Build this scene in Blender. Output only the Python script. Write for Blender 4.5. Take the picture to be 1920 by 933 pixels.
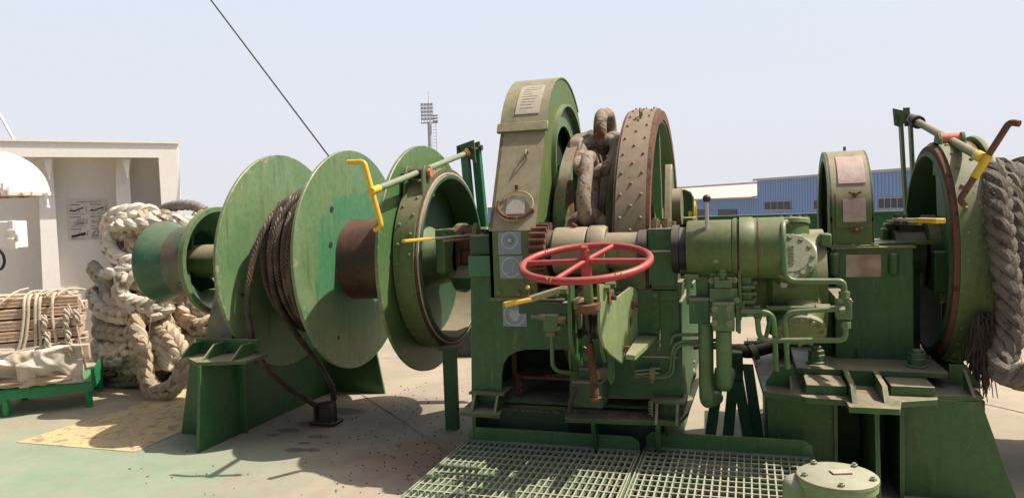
import bpy, bmesh, math, random
from mathutils import Vector, Matrix, noise
from mathutils.geometry import tessellate_polygon
PI = math.pi
random.seed(7)
V = Vector
sc = bpy.context.scene
for o in list(bpy.data.objects):
    bpy.data.objects.remove(o)
COL = sc.collection

# ------------------------------------------------------------------ camera, world, sun, exposure
FPX = 1390.0
AZ, PITCH, ROLL, EYE = math.radians(-17.7), math.radians(-3.2), math.radians(2.0), 1.55
f0 = V((math.sin(AZ), math.cos(AZ), 0)); r0 = V((math.cos(AZ), -math.sin(AZ), 0)); zz = V((0, 0, 1))
FW = f0 * math.cos(PITCH) + zz * math.sin(PITCH)
u1 = zz * math.cos(PITCH) - f0 * math.sin(PITCH)
RT = r0 * math.cos(ROLL) - u1 * math.sin(ROLL)
UP = u1 * math.cos(ROLL) + r0 * math.sin(ROLL)
CAM = V((0, 0, EYE))
cd = bpy.data.cameras.new('camera'); cam = bpy.data.objects.new('camera', cd); COL.objects.link(cam)
cd.sensor_width = 36; cd.sensor_fit = 'HORIZONTAL'; cd.lens = FPX / 1920 * 36
cd.clip_start = .05; cd.clip_end = 3000
cam.matrix_world = Matrix(((RT.x, UP.x, -FW.x, 0), (RT.y, UP.y, -FW.y, 0), (RT.z, UP.z, -FW.z, EYE), (0, 0, 0, 1)))
sc.camera = cam

def _ray(px, py): return FW * FPX + RT * (px - 960) + UP * (466.5 - py)
def at(px, py, Y):
    d = _ray(px, py); return CAM + d * (Y / d.y)
def atx(px, py, X):
    d = _ray(px, py); return CAM + d * (X / d.x)
def atz(px, py, Z=0.0):
    d = _ray(px, py); return CAM + d * ((Z - EYE) / d.z)

SUND = V((.58, .22, 1.0)).normalized()      # towards the sun
w = bpy.data.worlds.new('World'); sc.world = w; w.use_nodes = True
nt = w.node_tree; nt.nodes.clear()
sky = nt.nodes.new('ShaderNodeTexSky'); sky.sky_type = 'NISHITA'; sky.sun_disc = False
sky.sun_elevation = math.asin(SUND.z); sky.sun_rotation = math.atan2(SUND.x, SUND.y)
sky.air_density = 1.0; sky.dust_density = 6.0; sky.ozone_density = 1.0
hs = nt.nodes.new('ShaderNodeMixRGB')                # thick pale haze low over the harbour, thinner overhead
hs.inputs[2].default_value = (7.9, 8.25, 9.1, 1)
wtc = nt.nodes.new('ShaderNodeTexCoord'); wsx = nt.nodes.new('ShaderNodeSeparateXYZ'); wmr = nt.nodes.new('ShaderNodeMapRange'); wmr.interpolation_type = 'SMOOTHSTEP'
for i_, q_ in ((1, .29), (2, .46), (3, .93), (4, .03)): wmr.inputs[i_].default_value = q_
nt.links.new(wtc.outputs['Generated'], wsx.inputs[0]); nt.links.new(wsx.outputs[2], wmr.inputs[0]); nt.links.new(wmr.outputs[0], hs.inputs[0])
wrp = nt.nodes.new('ShaderNodeMapRange'); wrp.interpolation_type = 'SMOOTHSTEP'      # haze dimmed behind the camera, shaped to darken faces turned that way
for i_, q_ in ((1, -.35), (2, .45), (3, .30), (4, 1.0)): wrp.inputs[i_].default_value = q_
wmx = nt.nodes.new('ShaderNodeMixRGB'); wmx.blend_type = 'MULTIPLY'; wmx.inputs[0].default_value = 1; wmx.inputs[1].default_value = (6.3, 6.75, 7.6, 1)
wcr = nt.nodes.new('ShaderNodeValToRGB'); wcr.color_ramp.elements[0].position = 0.0; wcr.color_ramp.elements[0].color = (6.7 / 8, 6.75 / 8, 7.3 / 8, 1)
wcr.color_ramp.elements[1].position = .27; wcr.color_ramp.elements[1].color = (6.15 / 8, 6.75 / 8, 7.7 / 8, 1)
wsc = nt.nodes.new('ShaderNodeMixRGB'); wsc.blend_type = 'MULTIPLY'; wsc.inputs[0].default_value = 1; wsc.inputs[2].default_value = (8.35, 8.3, 8.2, 1)
nt.links.new(wsx.outputs[2], wcr.inputs[0]); nt.links.new(wcr.outputs[0], wsc.inputs[1]); nt.links.new(wsc.outputs[0], wmx.inputs[1])
nt.links.new(wsx.outputs[1], wrp.inputs[0]); nt.links.new(wrp.outputs[0], wmx.inputs[2]); nt.links.new(wmx.outputs[0], hs.inputs[2])
bg = nt.nodes.new('ShaderNodeBackground'); bg.inputs[1].default_value = .10
wo = nt.nodes.new('ShaderNodeOutputWorld')
nt.links.new(sky.outputs[0], hs.inputs[1]); nt.links.new(hs.outputs[0], bg.inputs[0]); nt.links.new(bg.outputs[0], wo.inputs[0])
sl = bpy.data.lights.new('sun', 'SUN'); sl.energy = 5.0; sl.angle = math.radians(.6); sl.color = (1, .93, .82)
so = bpy.data.objects.new('sun', sl); COL.objects.link(so)
so.rotation_euler = SUND.to_track_quat('Z', 'Y').to_euler()
sc.view_settings.view_transform = 'Standard'; sc.view_settings.look = 'None'
sc.view_settings.exposure = 0.28; sc.view_settings.gamma = 1.0

# ------------------------------------------------------------------ materials
def mat(name, col=(.5, .5, .5), rough=.6, metal=0, var=None, varscale=3, varamt=.5, patch=None, pscale=2.5, pthr=.62,
        rust=None, rscale=9, rthr=.68, dust=0.0, dustcol=(.34, .275, .19), bump=.15, bscale=40, spec=.4, dlo=.15, dhi=.6, fine=.12, radial=None, edge=None):
    m = bpy.data.materials.new(name); m.use_nodes = True
    n = m.node_tree.nodes; l = m.node_tree.links
    b = n['Principled BSDF']; b.inputs['Roughness'].default_value = rough; b.inputs['Metallic'].default_value = metal
    b.inputs['Specular IOR Level'].default_value = spec
    tc = n.new('ShaderNodeTexCoord'); co = tc.outputs['Object']
    def nz(scale, det=5, rg=.6, dist=0.0):
        t = n.new('ShaderNodeTexNoise'); t.inputs['Scale'].default_value = scale; t.inputs['Detail'].default_value = det
        t.inputs['Roughness'].default_value = rg; t.inputs['Distortion'].default_value = dist; l.new(co, t.inputs['Vector']); return t.outputs['Fac']
    def ramp(src, a, bb):
        r = n.new('ShaderNodeMapRange'); r.interpolation_type = 'SMOOTHSTEP'; r.inputs[1].default_value = a; r.inputs[2].default_value = bb
        l.new(src, r.inputs[0]); return r.outputs[0]
    def mix(fac, a, c, mode='MIX'):
        x = n.new('ShaderNodeMixRGB'); x.blend_type = mode
        if isinstance(fac, float): x.inputs[0].default_value = fac
        else: l.new(fac, x.inputs[0])
        for i, q in ((1, a), (2, c)):
            if isinstance(q, tuple): x.inputs[i].default_value = (*q[:3], 1)
            else: l.new(q, x.inputs[i])
        return x.outputs[0]
    def mul(a, c):
        x = n.new('ShaderNodeMath'); x.operation = 'MULTIPLY'
        for i, q in ((0, a), (1, c)):
            if isinstance(q, (int, float)): x.inputs[i].default_value = q
            else: l.new(q, x.inputs[i])
        return x.outputs[0]
    c = tuple(col)
    if var: c = mix(mul(ramp(nz(varscale), .35, .65), varamt), c, tuple(var))
    if patch: c = mix(ramp(nz(pscale, 8, .7, .4), pthr, pthr + .03), c, tuple(patch))
    for rz in (radial or []):       # zones of other paint, and one of painted shade, round a wheel centre: (centre, r_in, r_out, colour, amount)
        vs_ = n.new('ShaderNodeVectorMath'); vs_.operation = 'SUBTRACT'; l.new(co, vs_.inputs[0]); vs_.inputs[1].default_value = rz[0]
        vm_ = n.new('ShaderNodeVectorMath'); vm_.operation = 'MULTIPLY'; l.new(vs_.outputs[0], vm_.inputs[0]); vm_.inputs[1].default_value = (0, 1, 1)
        vl_ = n.new('ShaderNodeVectorMath'); vl_.operation = 'LENGTH'; l.new(vm_.outputs[0], vl_.inputs[0])
        ad = n.new('ShaderNodeMath'); ad.operation = 'MULTIPLY_ADD'; l.new(nz(rz[5], 7, .72), ad.inputs[0]); ad.inputs[1].default_value = rz[6]; l.new(vl_.outputs['Value'], ad.inputs[2])
        c = mix(mul(ramp(ad.outputs[0], rz[1], rz[2]), rz[4]), c, tuple(rz[3]))
    # fine grime
    if fine: c = mix(fine, c, mix(ramp(nz(26, 6, .75), .3, .7), (.0, .0, .0), (1, 1, 1)), 'OVERLAY')
    if rust:
        c = mix(ramp(nz(rscale, 9, .72, .3), rthr, rthr + .035), c, tuple(rust))
    if edge:        # run-down streaks and small chips in the paint
        mp = n.new('ShaderNodeMapping'); mp.inputs['Scale'].default_value = (13, 13, 1.3); l.new(co, mp.inputs[0])
        ts = n.new('ShaderNodeTexNoise'); ts.inputs['Scale'].default_value = 1.6; ts.inputs['Detail'].default_value = 7; ts.inputs['Roughness'].default_value = .7; l.new(mp.outputs[0], ts.inputs['Vector'])
        c = mix(mul(ramp(ts.outputs['Fac'], .52, .70), .45), c, (.03, .045, .02))
        ts2 = n.new('ShaderNodeTexNoise'); ts2.inputs['Scale'].default_value = 2.3; ts2.inputs['Detail'].default_value = 8; ts2.inputs['Roughness'].default_value = .75; l.new(mp.outputs[0], ts2.inputs['Vector'])
        c = mix(mul(ramp(ts2.outputs['Fac'], .56, .74), .30), c, tuple(dustcol))
        c = mix(mul(ramp(nz(38, 4, .8), .675, .69), .8), c, tuple(edge))
        bv = n.new('ShaderNodeBevel'); bv.samples = 4; bv.inputs['Radius'].default_value = .007
        g2 = n.new('ShaderNodeNewGeometry'); dt = n.new('ShaderNodeVectorMath'); dt.operation = 'DOT_PRODUCT'; l.new(bv.outputs[0], dt.inputs[0]); l.new(g2.outputs['Normal'], dt.inputs[1])
        c = mix(mul(mul(ramp(dt.outputs['Value'], .985, .90), ramp(nz(8, 6, .7), .35, .6)), .75), c, tuple(edge))
    if dust:
        g = n.new('ShaderNodeNewGeometry'); s = n.new('ShaderNodeSeparateXYZ'); l.new(g.outputs['Normal'], s.inputs[0])
        d1 = mul(ramp(s.outputs[2], dlo, dhi), dust)
        d2 = mul(d1, ramp(nz(5, 8, .7), .22, .5))
        c = mix(d2, c, mix(ramp(nz(14, 6), .3, .7), tuple(dustcol), tuple(x * .8 for x in dustcol)))
    l.new(c, b.inputs['Base Color']) if not isinstance(c, tuple) else None
    if isinstance(c, tuple): b.inputs['Base Color'].default_value = (*c[:3], 1)
    if bump:
        bp = n.new('ShaderNodeBump'); bp.inputs['Strength'].default_value = bump; bp.inputs['Distance'].default_value = .01
        l.new(nz(bscale, 6, .65), bp.inputs['Height']); l.new(bp.outputs[0], b.inputs['Normal'])
    return m
RUST = (.16, .07, .035)
M = {}
M['green'] = mat('weathered green paint', (.075, .15, .055), .5, var=(.11, .17, .065), rust=RUST, rthr=.73, dust=.85, patch=(.03, .16, .075), pthr=.64, edge=(.30, .28, .19))
M['flange'] = mat('chalky drum green paint', (.095, .18, .07), .45, var=(.15, .22, .10), varscale=1.4, varamt=.8, rust=(.07, .05, .03), rscale=8, rthr=.715, dust=.3, patch=(.02, .22, .10), pscale=1.5, pthr=.585, edge=(.30, .28, .19))
DC = (0, 0, .82)
FK = dict(edge=(.30, .28, .19), rough=.42, varscale=1.4, varamt=.8, rust=(.07, .05, .03), rscale=8, rthr=.705, dust=.3, pscale=1.5)
M['flange1'] = mat('left flange paint', (.11, .20, .085), var=(.175, .25, .12), patch=(.03, .24, .11), pthr=.62, radial=[(DC, 1.315, 1.34, (.33, .30, .2), .7, 16, .9)], **FK)
M['flange2'] = mat('middle flange paint', (.11, .20, .085), var=(.18, .25, .12), patch=(.03, .22, .11), pthr=.6, radial=[(DC, 1.0, .94, (.04, .20, .10), .65, 3.5, .9), (DC, 1.315, 1.34, (.33, .30, .2), .7, 16, .9)], **FK)
M['flange3'] = mat('right flange paint', (.075, .16, .055), var=(.13, .20, .08), patch=(.02, .2, .09), pthr=.63, radial=[(DC, .60, .58, (.025, .075, .035), .95, 3, .02), (DC, 1.315, 1.34, (.3, .27, .17), .6, 16, .9)], **FK)  # dark inner zone: the brake drum's shade put into the flange colour
M['teal'] = mat('teal green paint', (.035, .16, .085), .4, var=(.06, .18, .09), rust=RUST, rthr=.76, dust=.5)
M['warp'] = mat('polished warping head paint', (.035, .115, .065), .28, var=(.075, .16, .085), varscale=2, rust=(.2, .13, .09), rthr=.72, dust=.3)
M['worn'] = mat('rope worn steel', (.19, .12, .09), .45, .2, var=(.06, .13, .09), varscale=5, varamt=.75, rust=(.26, .13, .09), rscale=6, rthr=.6)
M['case'] = mat('dusty case green paint', (.085, .135, .035), .55, var=(.12, .16, .05), rust=RUST, rthr=.76, dust=.96, dustcol=(.33, .285, .18), dlo=.1, dhi=.3, edge=(.30, .28, .19))
M['frame'] = mat('frame green paint', (.032, .105, .036), .5, var=(.055, .135, .045), rust=RUST, rthr=.77, dust=.9, patch=(.025, .14, .06), pscale=2.2, pthr=.68, edge=(.30, .28, .19))
M['lit'] = mat('sunlit bracket green paint', (.21, .27, .12), .5, var=(.17, .25, .12), rust=RUST, rthr=.76, dust=.6, edge=(.3, .28, .19))  # brighter green: sunlight on the bracket plates put into the colour
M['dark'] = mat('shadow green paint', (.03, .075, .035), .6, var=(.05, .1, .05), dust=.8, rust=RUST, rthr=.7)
M['pedestal'] = mat('pedestal green paint', (.032, .112, .038), .45, var=(.065, .135, .042), varscale=1.2, dust=.97, rust=(.3, .15, .08), rthr=.76, dlo=.3, dhi=.8, edge=(.30, .28, .19))
M['wheelband'] = mat('dusty brake wheel', (.10, .14, .055), .6, var=(.15, .14, .075), dust=.97, dustcol=(.28, .2, .14), rust=RUST, rscale=6, rthr=.66, dlo=.0, dhi=.5, edge=(.30, .28, .19))
M['strap'] = mat('brake strap paint', (.085, .135, .045), .6, var=(.12, .155, .055), dlo=.25, dust=.5, rust=(.17, .1, .06), rscale=6, rthr=.66, edge=(.30, .28, .19))
M['rust'] = mat('heavy rust', (.13, .06, .035), .85, var=(.2, .1, .055), varscale=12, rust=(.05, .03, .025), rscale=14, rthr=.58, bump=.5)
M['drumrust'] = mat('rust stained drum barrel', (.12, .055, .035), .55, .1, var=(.05, .035, .03), varscale=4, varamt=.9, rust=(.2, .09, .05), rscale=5, rthr=.6)
M['gypsy'] = mat('chain wheel chipped paint', (.09, .17, .075), .6, var=(.16, .2, .1), rust=(.13, .07, .045), rscale=4, rthr=.485, dust=.6, dustcol=(.36, .28, .21), bump=.4)
M['chain'] = mat('chain rust and dust', (.27, .205, .15), .85, var=(.33, .31, .28), varscale=7, rust=(.17, .08, .04), rscale=15, rthr=.535, bump=.9, bscale=60)
M['coupling'] = mat('shaft coupling', (.16, .17, .085), .6, var=(.22, .15, .09), varscale=5, rust=RUST, rthr=.66, dust=.8, edge=(.30, .28, .19))
M['yellow'] = mat('yellow paint', (.66, .44, .04), .45, rust=(.12, .07, .04), rscale=20, rthr=.68)
M['red'] = mat('faded red paint', (.33, .03, .035), .45, var=(.38, .055, .05), rust=(.75, .5, .15), rscale=13, rthr=.735, dust=.25)
M['salmon'] = mat('red lead primer', (.55, .2, .12), .7)
M['steel'] = mat('dull steel', (.45, .43, .42), .4, .6)
M['black'] = mat('black rubber', (.018, .018, .022), .5, dust=.35)
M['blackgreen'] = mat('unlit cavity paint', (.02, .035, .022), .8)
M['grease'] = mat('greased steel', (.03, .028, .025), .35, dust=.3)
M['white'] = mat('off white ship paint', (.80, .77, .72), .5, var=(.84, .81, .77), rust=(.5, .36, .25), rscale=7, rthr=.78, bump=.06, bscale=9)
M['whitebox'] = mat('glossy white paint', (.8, .77, .73), .35, rust=(.45, .25, .12), rscale=8, rthr=.77)
M['ropec'] = mat('cream mooring rope', (.56, .50, .40), .9, var=(.76, .70, .60), varscale=4, varamt=.9, rust=(.25, .19, .13), rscale=3.5, rthr=.56, bump=.9, bscale=90)
M['ropet'] = mat('tan mooring rope', (.46, .35, .24), .9, var=(.58, .48, .36), varscale=4, rust=(.25, .17, .11), rscale=6, rthr=.6, bump=.9, bscale=90)
M['ropeo'] = mat('olive stained rope', (.38, .35, .26), .9, var=(.52, .47, .38), varscale=4, bump=.9, bscale=90)
M['ropeg'] = mat('dirty grey rope', (.15, .13, .105), .95, var=(.25, .22, .18), varscale=5, rust=(.09, .07, .06), rscale=6, rthr=.56, bump=1, bscale=80)
M['fray'] = mat('frayed dark rope end', (.08, .065, .055), .95)
M['line'] = mat('thin white line', (.50, .43, .33), .9, bump=.5)
M['wire'] = mat('greased wire rope', (.075, .055, .042), .5, .3, var=(.17, .12, .08), varscale=6, bump=.3)
M['wood'] = mat('ladder tread wood', (.55, .40, .29), .75, var=(.62, .48, .37), rust=(.3, .16, .1), rscale=8, rthr=.6)
M['canvas'] = mat('dirty canvas', (.60, .55, .48), .9, var=(.46, .36, .26), varscale=4.5, varamt=.8, bump=.3)
M['paper'] = mat('faded plate', (.48, .36, .31), .6, var=(.36, .24, .2), varscale=14)
M['plate'] = mat('sun bleached label', (.46, .42, .33), .5, var=(.42, .37, .28), varscale=8)
M['sticker'] = mat('blue grey sticker', (.20, .27, .30), .35, fine=.05)
M['stickerl'] = mat('sticker line', (.36, .42, .44), .4)
M['stickerd'] = mat('sticker dark line', (.14, .2, .23), .4)
M['brass'] = mat('weathered name plate', (.42, .34, .27), .5, .2, var=(.26, .14, .08), varscale=13, varamt=.8)
M['stand'] = mat('bright green stand', (.02, .25, .09), .4, dust=.2, rust=(.1, .2, .1), rthr=.7)
M['bulwark'] = mat('bulwark green', (.015, .11, .045), .5, var=(.03, .13, .06), dust=.6)
M['bluewall'] = mat('blue cladding', (.30, .43, .68), .6, var=(.33, .46, .70), varscale=.6, bump=0)  # blue paled: harbour haze put into the colour
M['roof'] = mat('pale roof', (.62, .56, .52), .6, bump=0)
M['roof2'] = mat('white roof', (.55, .6, .68), .6, bump=0)
M['pink'] = mat('pale pink roof sheet', (.6, .47, .42), .7, bump=0)
M['glass'] = mat('dark window glass', (.07, .08, .1), .15, bump=0)
M['dark grey'] = mat('dark grey paint', (.06, .06, .065), .5, dust=.3)
M['beige'] = mat('beige box', (.35, .29, .19), .7)
M['ink'] = mat('print ink', (.03, .03, .035), .6)
M['inkl'] = mat('pale print', (.2, .2, .2), .6)
M['mast'] = mat('mast grey', (.47, .47, .49), .5, bump=0)  # grey lightened, distant haze put into the colour
M['quay'] = mat('quay concrete', (.3, .28, .25), .9, varscale=.1, var=(.25, .24, .22))
M['cover'] = mat('cast cover paint', (.18, .23, .11), .6, dust=.8, dustcol=(.40, .37, .28), rust=RUST, rthr=.72, edge=(.30, .28, .19))
M['motor'] = mat('motor paint', (.085, .14, .04), .45, var=(.065, .12, .038), dust=.35, rust=(.04, .04, .03), rscale=4, rthr=.68, edge=(.30, .28, .19))
M['valve'] = mat('valve paint', (.07, .165, .06), .4, var=(.11, .19, .075), dust=.8, dustcol=(.42, .36, .26), edge=(.30, .28, .19))
M['pipe'] = mat('pipe paint', (.075, .165, .062), .4, var=(.12, .19, .075), dust=.5)
M['grating'] = mat('grating paint', (.20, .29, .17), .6, var=(.34, .37, .27), varscale=2, dust=.9, dustcol=(.45, .4, .3), rust=RUST, rthr=.72)
M['barrel'] = mat('pale drum paint', (.17, .27, .13), .55, var=(.32, .33, .13), varscale=3, dust=.75, dustcol=(.42, .4, .32), rust=(.25, .12, .07), rthr=.7)
M['debris'] = mat('paint debris', (.2, .13, .1), .9, var=(.08, .06, .05))

# ------------------------------------------------------------------ mesh builder
class MB:
    def __init__(s): s.v = []; s.f = []; s.marks = []
    def add(s, vs, fs):
        b = len(s.v); s.v += [V(q) for q in vs]; s.f += [tuple(i + b for i in f) for f in fs]; return s
    def box(s, c, d, R=None, taper=1.0):
        x, y, z = (q / 2 for q in d); vs = []
        for k in (-1, 1):
            t = taper if k > 0 else 1
            for a, b in ((-1, -1), (1, -1), (1, 1), (-1, 1)): vs.append(V((a * x * t, b * y * t, k * z)))
        if R is not None: vs = [R @ q for q in vs]
        c = V(c)
        return s.add([c + q for q in vs], [(3, 2, 1, 0), (4, 5, 6, 7), (0, 1, 5, 4), (1, 2, 6, 5), (2, 3, 7, 6), (3, 0, 4, 7)])
    def b2(s, a, b):
        a, b = V(a), V(b); return s.box((a + b) / 2, [abs(q) for q in (b - a)])
    def pxb(s, x0, y0, x1, y1, Y, d):     # box whose front lies at depth Y
        xm, ym = (x0 + x1) / 2, (y0 + y1) / 2
        return s.b2((at(x0, ym, Y).x, Y, at(xm, y1, Y).z), (at(x1, ym, Y).x, Y + d, at(xm, y0, Y).z))
    def prism(s, loops, axis, a, b):      # loops of 2D points, extruded along axis from a to b
        if not isinstance(loops[0][0], (tuple, list)): loops = [loops]
        def P(p, t):
            return {'x': V((t, p[0], p[1])), 'y': V((p[0], t, p[1])), 'z': V((p[0], p[1], t))}[axis]
        tri = tessellate_polygon([[V((p[0], p[1], 0)) for p in lp] for lp in loops])
        fl = [p for lp in loops for p in lp]; n = len(fl)
        vs = [P(p, a) for p in fl] + [P(p, b) for p in fl]
        fs = [tuple(t) for t in tri] + [tuple(i + n for i in reversed(t)) for t in tri]
        k = 0
        for lp in loops:
            m = len(lp)
            for i in range(m):
                j = (i + 1) % m; fs.append((k + i, k + i + n, k + j + n, k + j))
            k += m
        return s.add(vs, fs)
    def lathe(s, prof, c, axis='x', n=64, closed=False, cap=False):
        # prof: (t, r) along axis; c: centre point
        c = V(c); A = {'x': (V((1, 0, 0)), V((0, 1, 0)), V((0, 0, 1))), 'y': (V((0, 1, 0)), V((0, 0, 1)), V((1, 0, 0))), 'z': (V((0, 0, 1)), V((1, 0, 0)), V((0, 1, 0)))}[axis] if isinstance(axis, str) else axis
        vs = []; fs = []; m = len(prof)
        for t, r in prof:
            for k in range(n):
                q = 2 * PI * k / n; vs.append(c + A[0] * t + (A[1] * math.cos(q) + A[2] * math.sin(q)) * r)
        for i in range(m if closed else m - 1):
            j = (i + 1) % m
            for k in range(n):
                k2 = (k + 1) % n; fs.append((i * n + k, i * n + k2, j * n + k2, j * n + k))
        if cap and not closed:
            fs.append(tuple(range(n))[::-1]); fs.append(tuple((m - 1) * n + k for k in range(n)))
        return s.add(vs, fs)
    def ring(s, x0, x1, r0_, r1, c, axis='x', n=72):
        return s.lathe([(x0, r0_), (x0, r1), (x1, r1), (x1, r0_)], c, axis, n, closed=True)
    def cyl(s, p, q, r, n=16, r2=None):
        p, q = V(p), V(q); d = q - p; L = d.length; a = d / L
        b = a.orthogonal().normalized(); c = a.cross(b)
        return s.lathe([(0, r), (L, r2 if r2 is not None else r)], p, (a, b, c), n, cap=True)
    def tube(s, pts, r, n=8, cap=True, closed=False, lobes=0, tw=.7, ld=.13):
        pts = [V(p) for p in pts]; m = len(pts)
        up = None; vs = []
        for i, p in enumerate(pts):
            if closed: t = (pts[(i + 1) % m] - pts[i - 1]).normalized()
            else: t = (pts[min(i + 1, m - 1)] - pts[max(i - 1, 0)]).normalized()
            if up is None: up = t.orthogonal().normalized()
            up = (up - t * up.dot(t)).normalized(); b = t.cross(up)
            rr = r(i) if callable(r) else r
            for k in range(n):
                q = 2 * PI * k / n; r_ = rr * (1 + ld * math.cos(lobes * q + i * tw)) if lobes else rr
                vs.append(p + (up * math.cos(q) + b * math.sin(q)) * r_)
        fs = []
        for i in range(m if closed else m - 1):
            j = (i + 1) % m
            for k in range(n):
                k2 = (k + 1) % n; fs.append((i * n + k, i * n + k2, j * n + k2, j * n + k))
        if cap and not closed: fs.append(tuple(range(n))[::-1]); fs.append(tuple((m - 1) * n + k for k in range(n)))
        return s.add(vs, fs)
    def ball(s, c, r, n=10, sq=(1, 1, 1)):
        vs = [V(c) + V((0, 0, -r * sq[2]))]; fs = []; m = n // 2
        for i in range(1, m):
            a = -PI / 2 + PI * i / m
            for k in range(n):
                q = 2 * PI * k / n; vs.append(V(c) + V((math.cos(a) * math.cos(q) * r * sq[0], math.cos(a) * math.sin(q) * r * sq[1], math.sin(a) * r * sq[2])))
        vs.append(V(c) + V((0, 0, r * sq[2]))); L = len(vs) - 1
        for k in range(n):
            k2 = (k + 1) % n; fs.append((0, 1 + k2, 1 + k))
            for i in range(m - 2): fs.append((1 + i * n + k, 1 + i * n + k2, 1 + (i + 1) * n + k2, 1 + (i + 1) * n + k))
            fs.append((1 + (m - 2) * n + k, 1 + (m - 2) * n + k2, L))
        return s.add(vs, fs)
    def bolt(s, p, d, r=.014, h=.012):
        s.marks.append(len(s.v)); p = V(p); d = V(d).normalized(); s.cyl(p, p + d * h, r, 6); s.cyl(p + d * h, p + d * h * 1.8, r * .55, 8); return s
    def joined(s, o): return s.add(o.v, o.f)

ORG = {}
def mk(name, mb, m, parent=None, bevel=0, smooth=40, base=None, each=False):
    if each:      # every separate piece becomes a part of its own; past 100 the farther ones stay one mesh
        n = len(mb.v); cut = mb.marks if (each == 'marks' and mb.marks) else None; pcs = []
        if cut:
            lab = [0] * n; cut = cut + [n]
            for i in range(len(cut) - 1):
                for j in range(cut[i], cut[i + 1]): lab[j] = cut[i]
        else:
            lab = list(range(n))
            def find(i):
                while lab[i] != i: lab[i] = lab[lab[i]]; i = lab[i]
                return i
            for f in mb.f:
                a = find(f[0])
                for q in f[1:]: lab[find(q)] = a
            lab = [find(i) for i in range(n)]
        byl = {}
        for i in range(n): byl.setdefault(lab[i], []).append(i)
        fb = {}
        for f in mb.f: fb.setdefault(lab[f[0]], []).append(f)
        for k, ids in byl.items():
            mp = {a: b for b, a in enumerate(ids)}; p_ = MB(); p_.v = [mb.v[i] for i in ids]; p_.f = [tuple(mp[i] for i in f) for f in fb.get(k, [])]; pcs.append(p_)
        pcs.sort(key=lambda p_: (p_.v[0] - CAM).length); out = None
        for p_ in pcs[:100]: out = mk(name, p_, m, parent, bevel, smooth)
        if len(pcs) > 100:
            rest = MB()
            for p_ in pcs[100:]: rest.joined(p_)
            out = mk(name, rest, m, parent, bevel, smooth); out['kind'] = 'stuff'
        return out
    """link a builder as ONE mesh object; child vertices are relative to the thing's origin"""
    if parent is not None: org = ORG[parent.name]
    elif base is not None: org = V(base)
    else:
        xs = [q.x for q in mb.v]; ys = [q.y for q in mb.v]; zs = [q.z for q in mb.v]
        org = V(((min(xs) + max(xs)) / 2, (min(ys) + max(ys)) / 2, min(zs)))
    me = bpy.data.meshes.new(name); me.from_pydata([q - org for q in mb.v], [], mb.f); me.materials.append(M[m] if isinstance(m, str) else m)
    bm = bmesh.new(); bm.from_mesh(me); bmesh.ops.recalc_face_normals(bm, faces=bm.faces); bm.to_mesh(me); bm.free()
    if smooth:
        me.polygons.foreach_set('use_smooth', [True] * len(me.polygons)); me.set_sharp_from_angle(angle=math.radians(smooth))
    o = bpy.data.objects.new(name, me); COL.objects.link(o)
    if parent is not None: o.parent = parent
    else: o.location = org
    ORG[o.name] = org
    if bevel:
        md = o.modifiers.new('bevel', 'BEVEL'); md.width = bevel; md.segments = 2; md.limit_method = 'ANGLE'; md.angle_limit = math.radians(40)
    return o
def tag(o, label=None, cat=None, group=None, kind=None):
    if label: o['label'] = label
    if cat: o['category'] = cat
    if group: o['group'] = group
    if kind: o['kind'] = kind
    return o
def thing(name, loc, label, cat, group=None):
    o = bpy.data.objects.new(name, None); COL.objects.link(o); o.location = loc; o.empty_display_size = .1
    ORG[o.name] = V(loc); return tag(o, label, cat, group)
def smoothp(pts, sub=6, closed=False):
    pts = [V(p) for p in pts]; n = len(pts); out = []
    rng = range(n) if closed else range(n - 1)
    for i in rng:
        if closed: a, b, c, d = pts[i - 1], pts[i], pts[(i + 1) % n], pts[(i + 2) % n]
        else: a, b, c, d = pts[max(i - 1, 0)], pts[i], pts[i + 1], pts[min(i + 2, n - 1)]
        for k in range(sub):
            t = k / sub; out.append(.5 * ((2 * b) + (c - a) * t + (2 * a - 5 * b + 4 * c - d) * t * t + (3 * b - a - 3 * c + d) * t ** 3))
    if not closed: out.append(pts[-1])
    return out
def fillet(pts, r=.05, n=5):
    """polyline with rounded corners, for bent pipes"""
    pts = [V(p) for p in pts]; out = [pts[0]]
    for i in range(1, len(pts) - 1):
        a, b, c = pts[i - 1], pts[i], pts[i + 1]
        rr = min(r, (a - b).length * .45, (c - b).length * .45)
        p, q = b + (a - b).normalized() * rr, b + (c - b).normalized() * rr
        for k in range(n + 1):
            t = k / n; out.append(p * (1 - t) ** 2 + b * 2 * t * (1 - t) + q * t * t)
    out.append(pts[-1]); return out
def resample(pts, step, closed=False):
    if closed: pts = pts + [pts[0]]
    out = [pts[0]]; acc = 0
    for i in range(len(pts) - 1):
        a, b = pts[i], pts[i + 1]; L = (b - a).length
        if L < 1e-9: continue
        t = step - acc
        while t <= L: out.append(a.lerp(b, t / L)); t += step
        acc = (acc + L) % step
    if closed and (out[-1] - out[0]).length < step * .6: out.pop()
    return out
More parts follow.
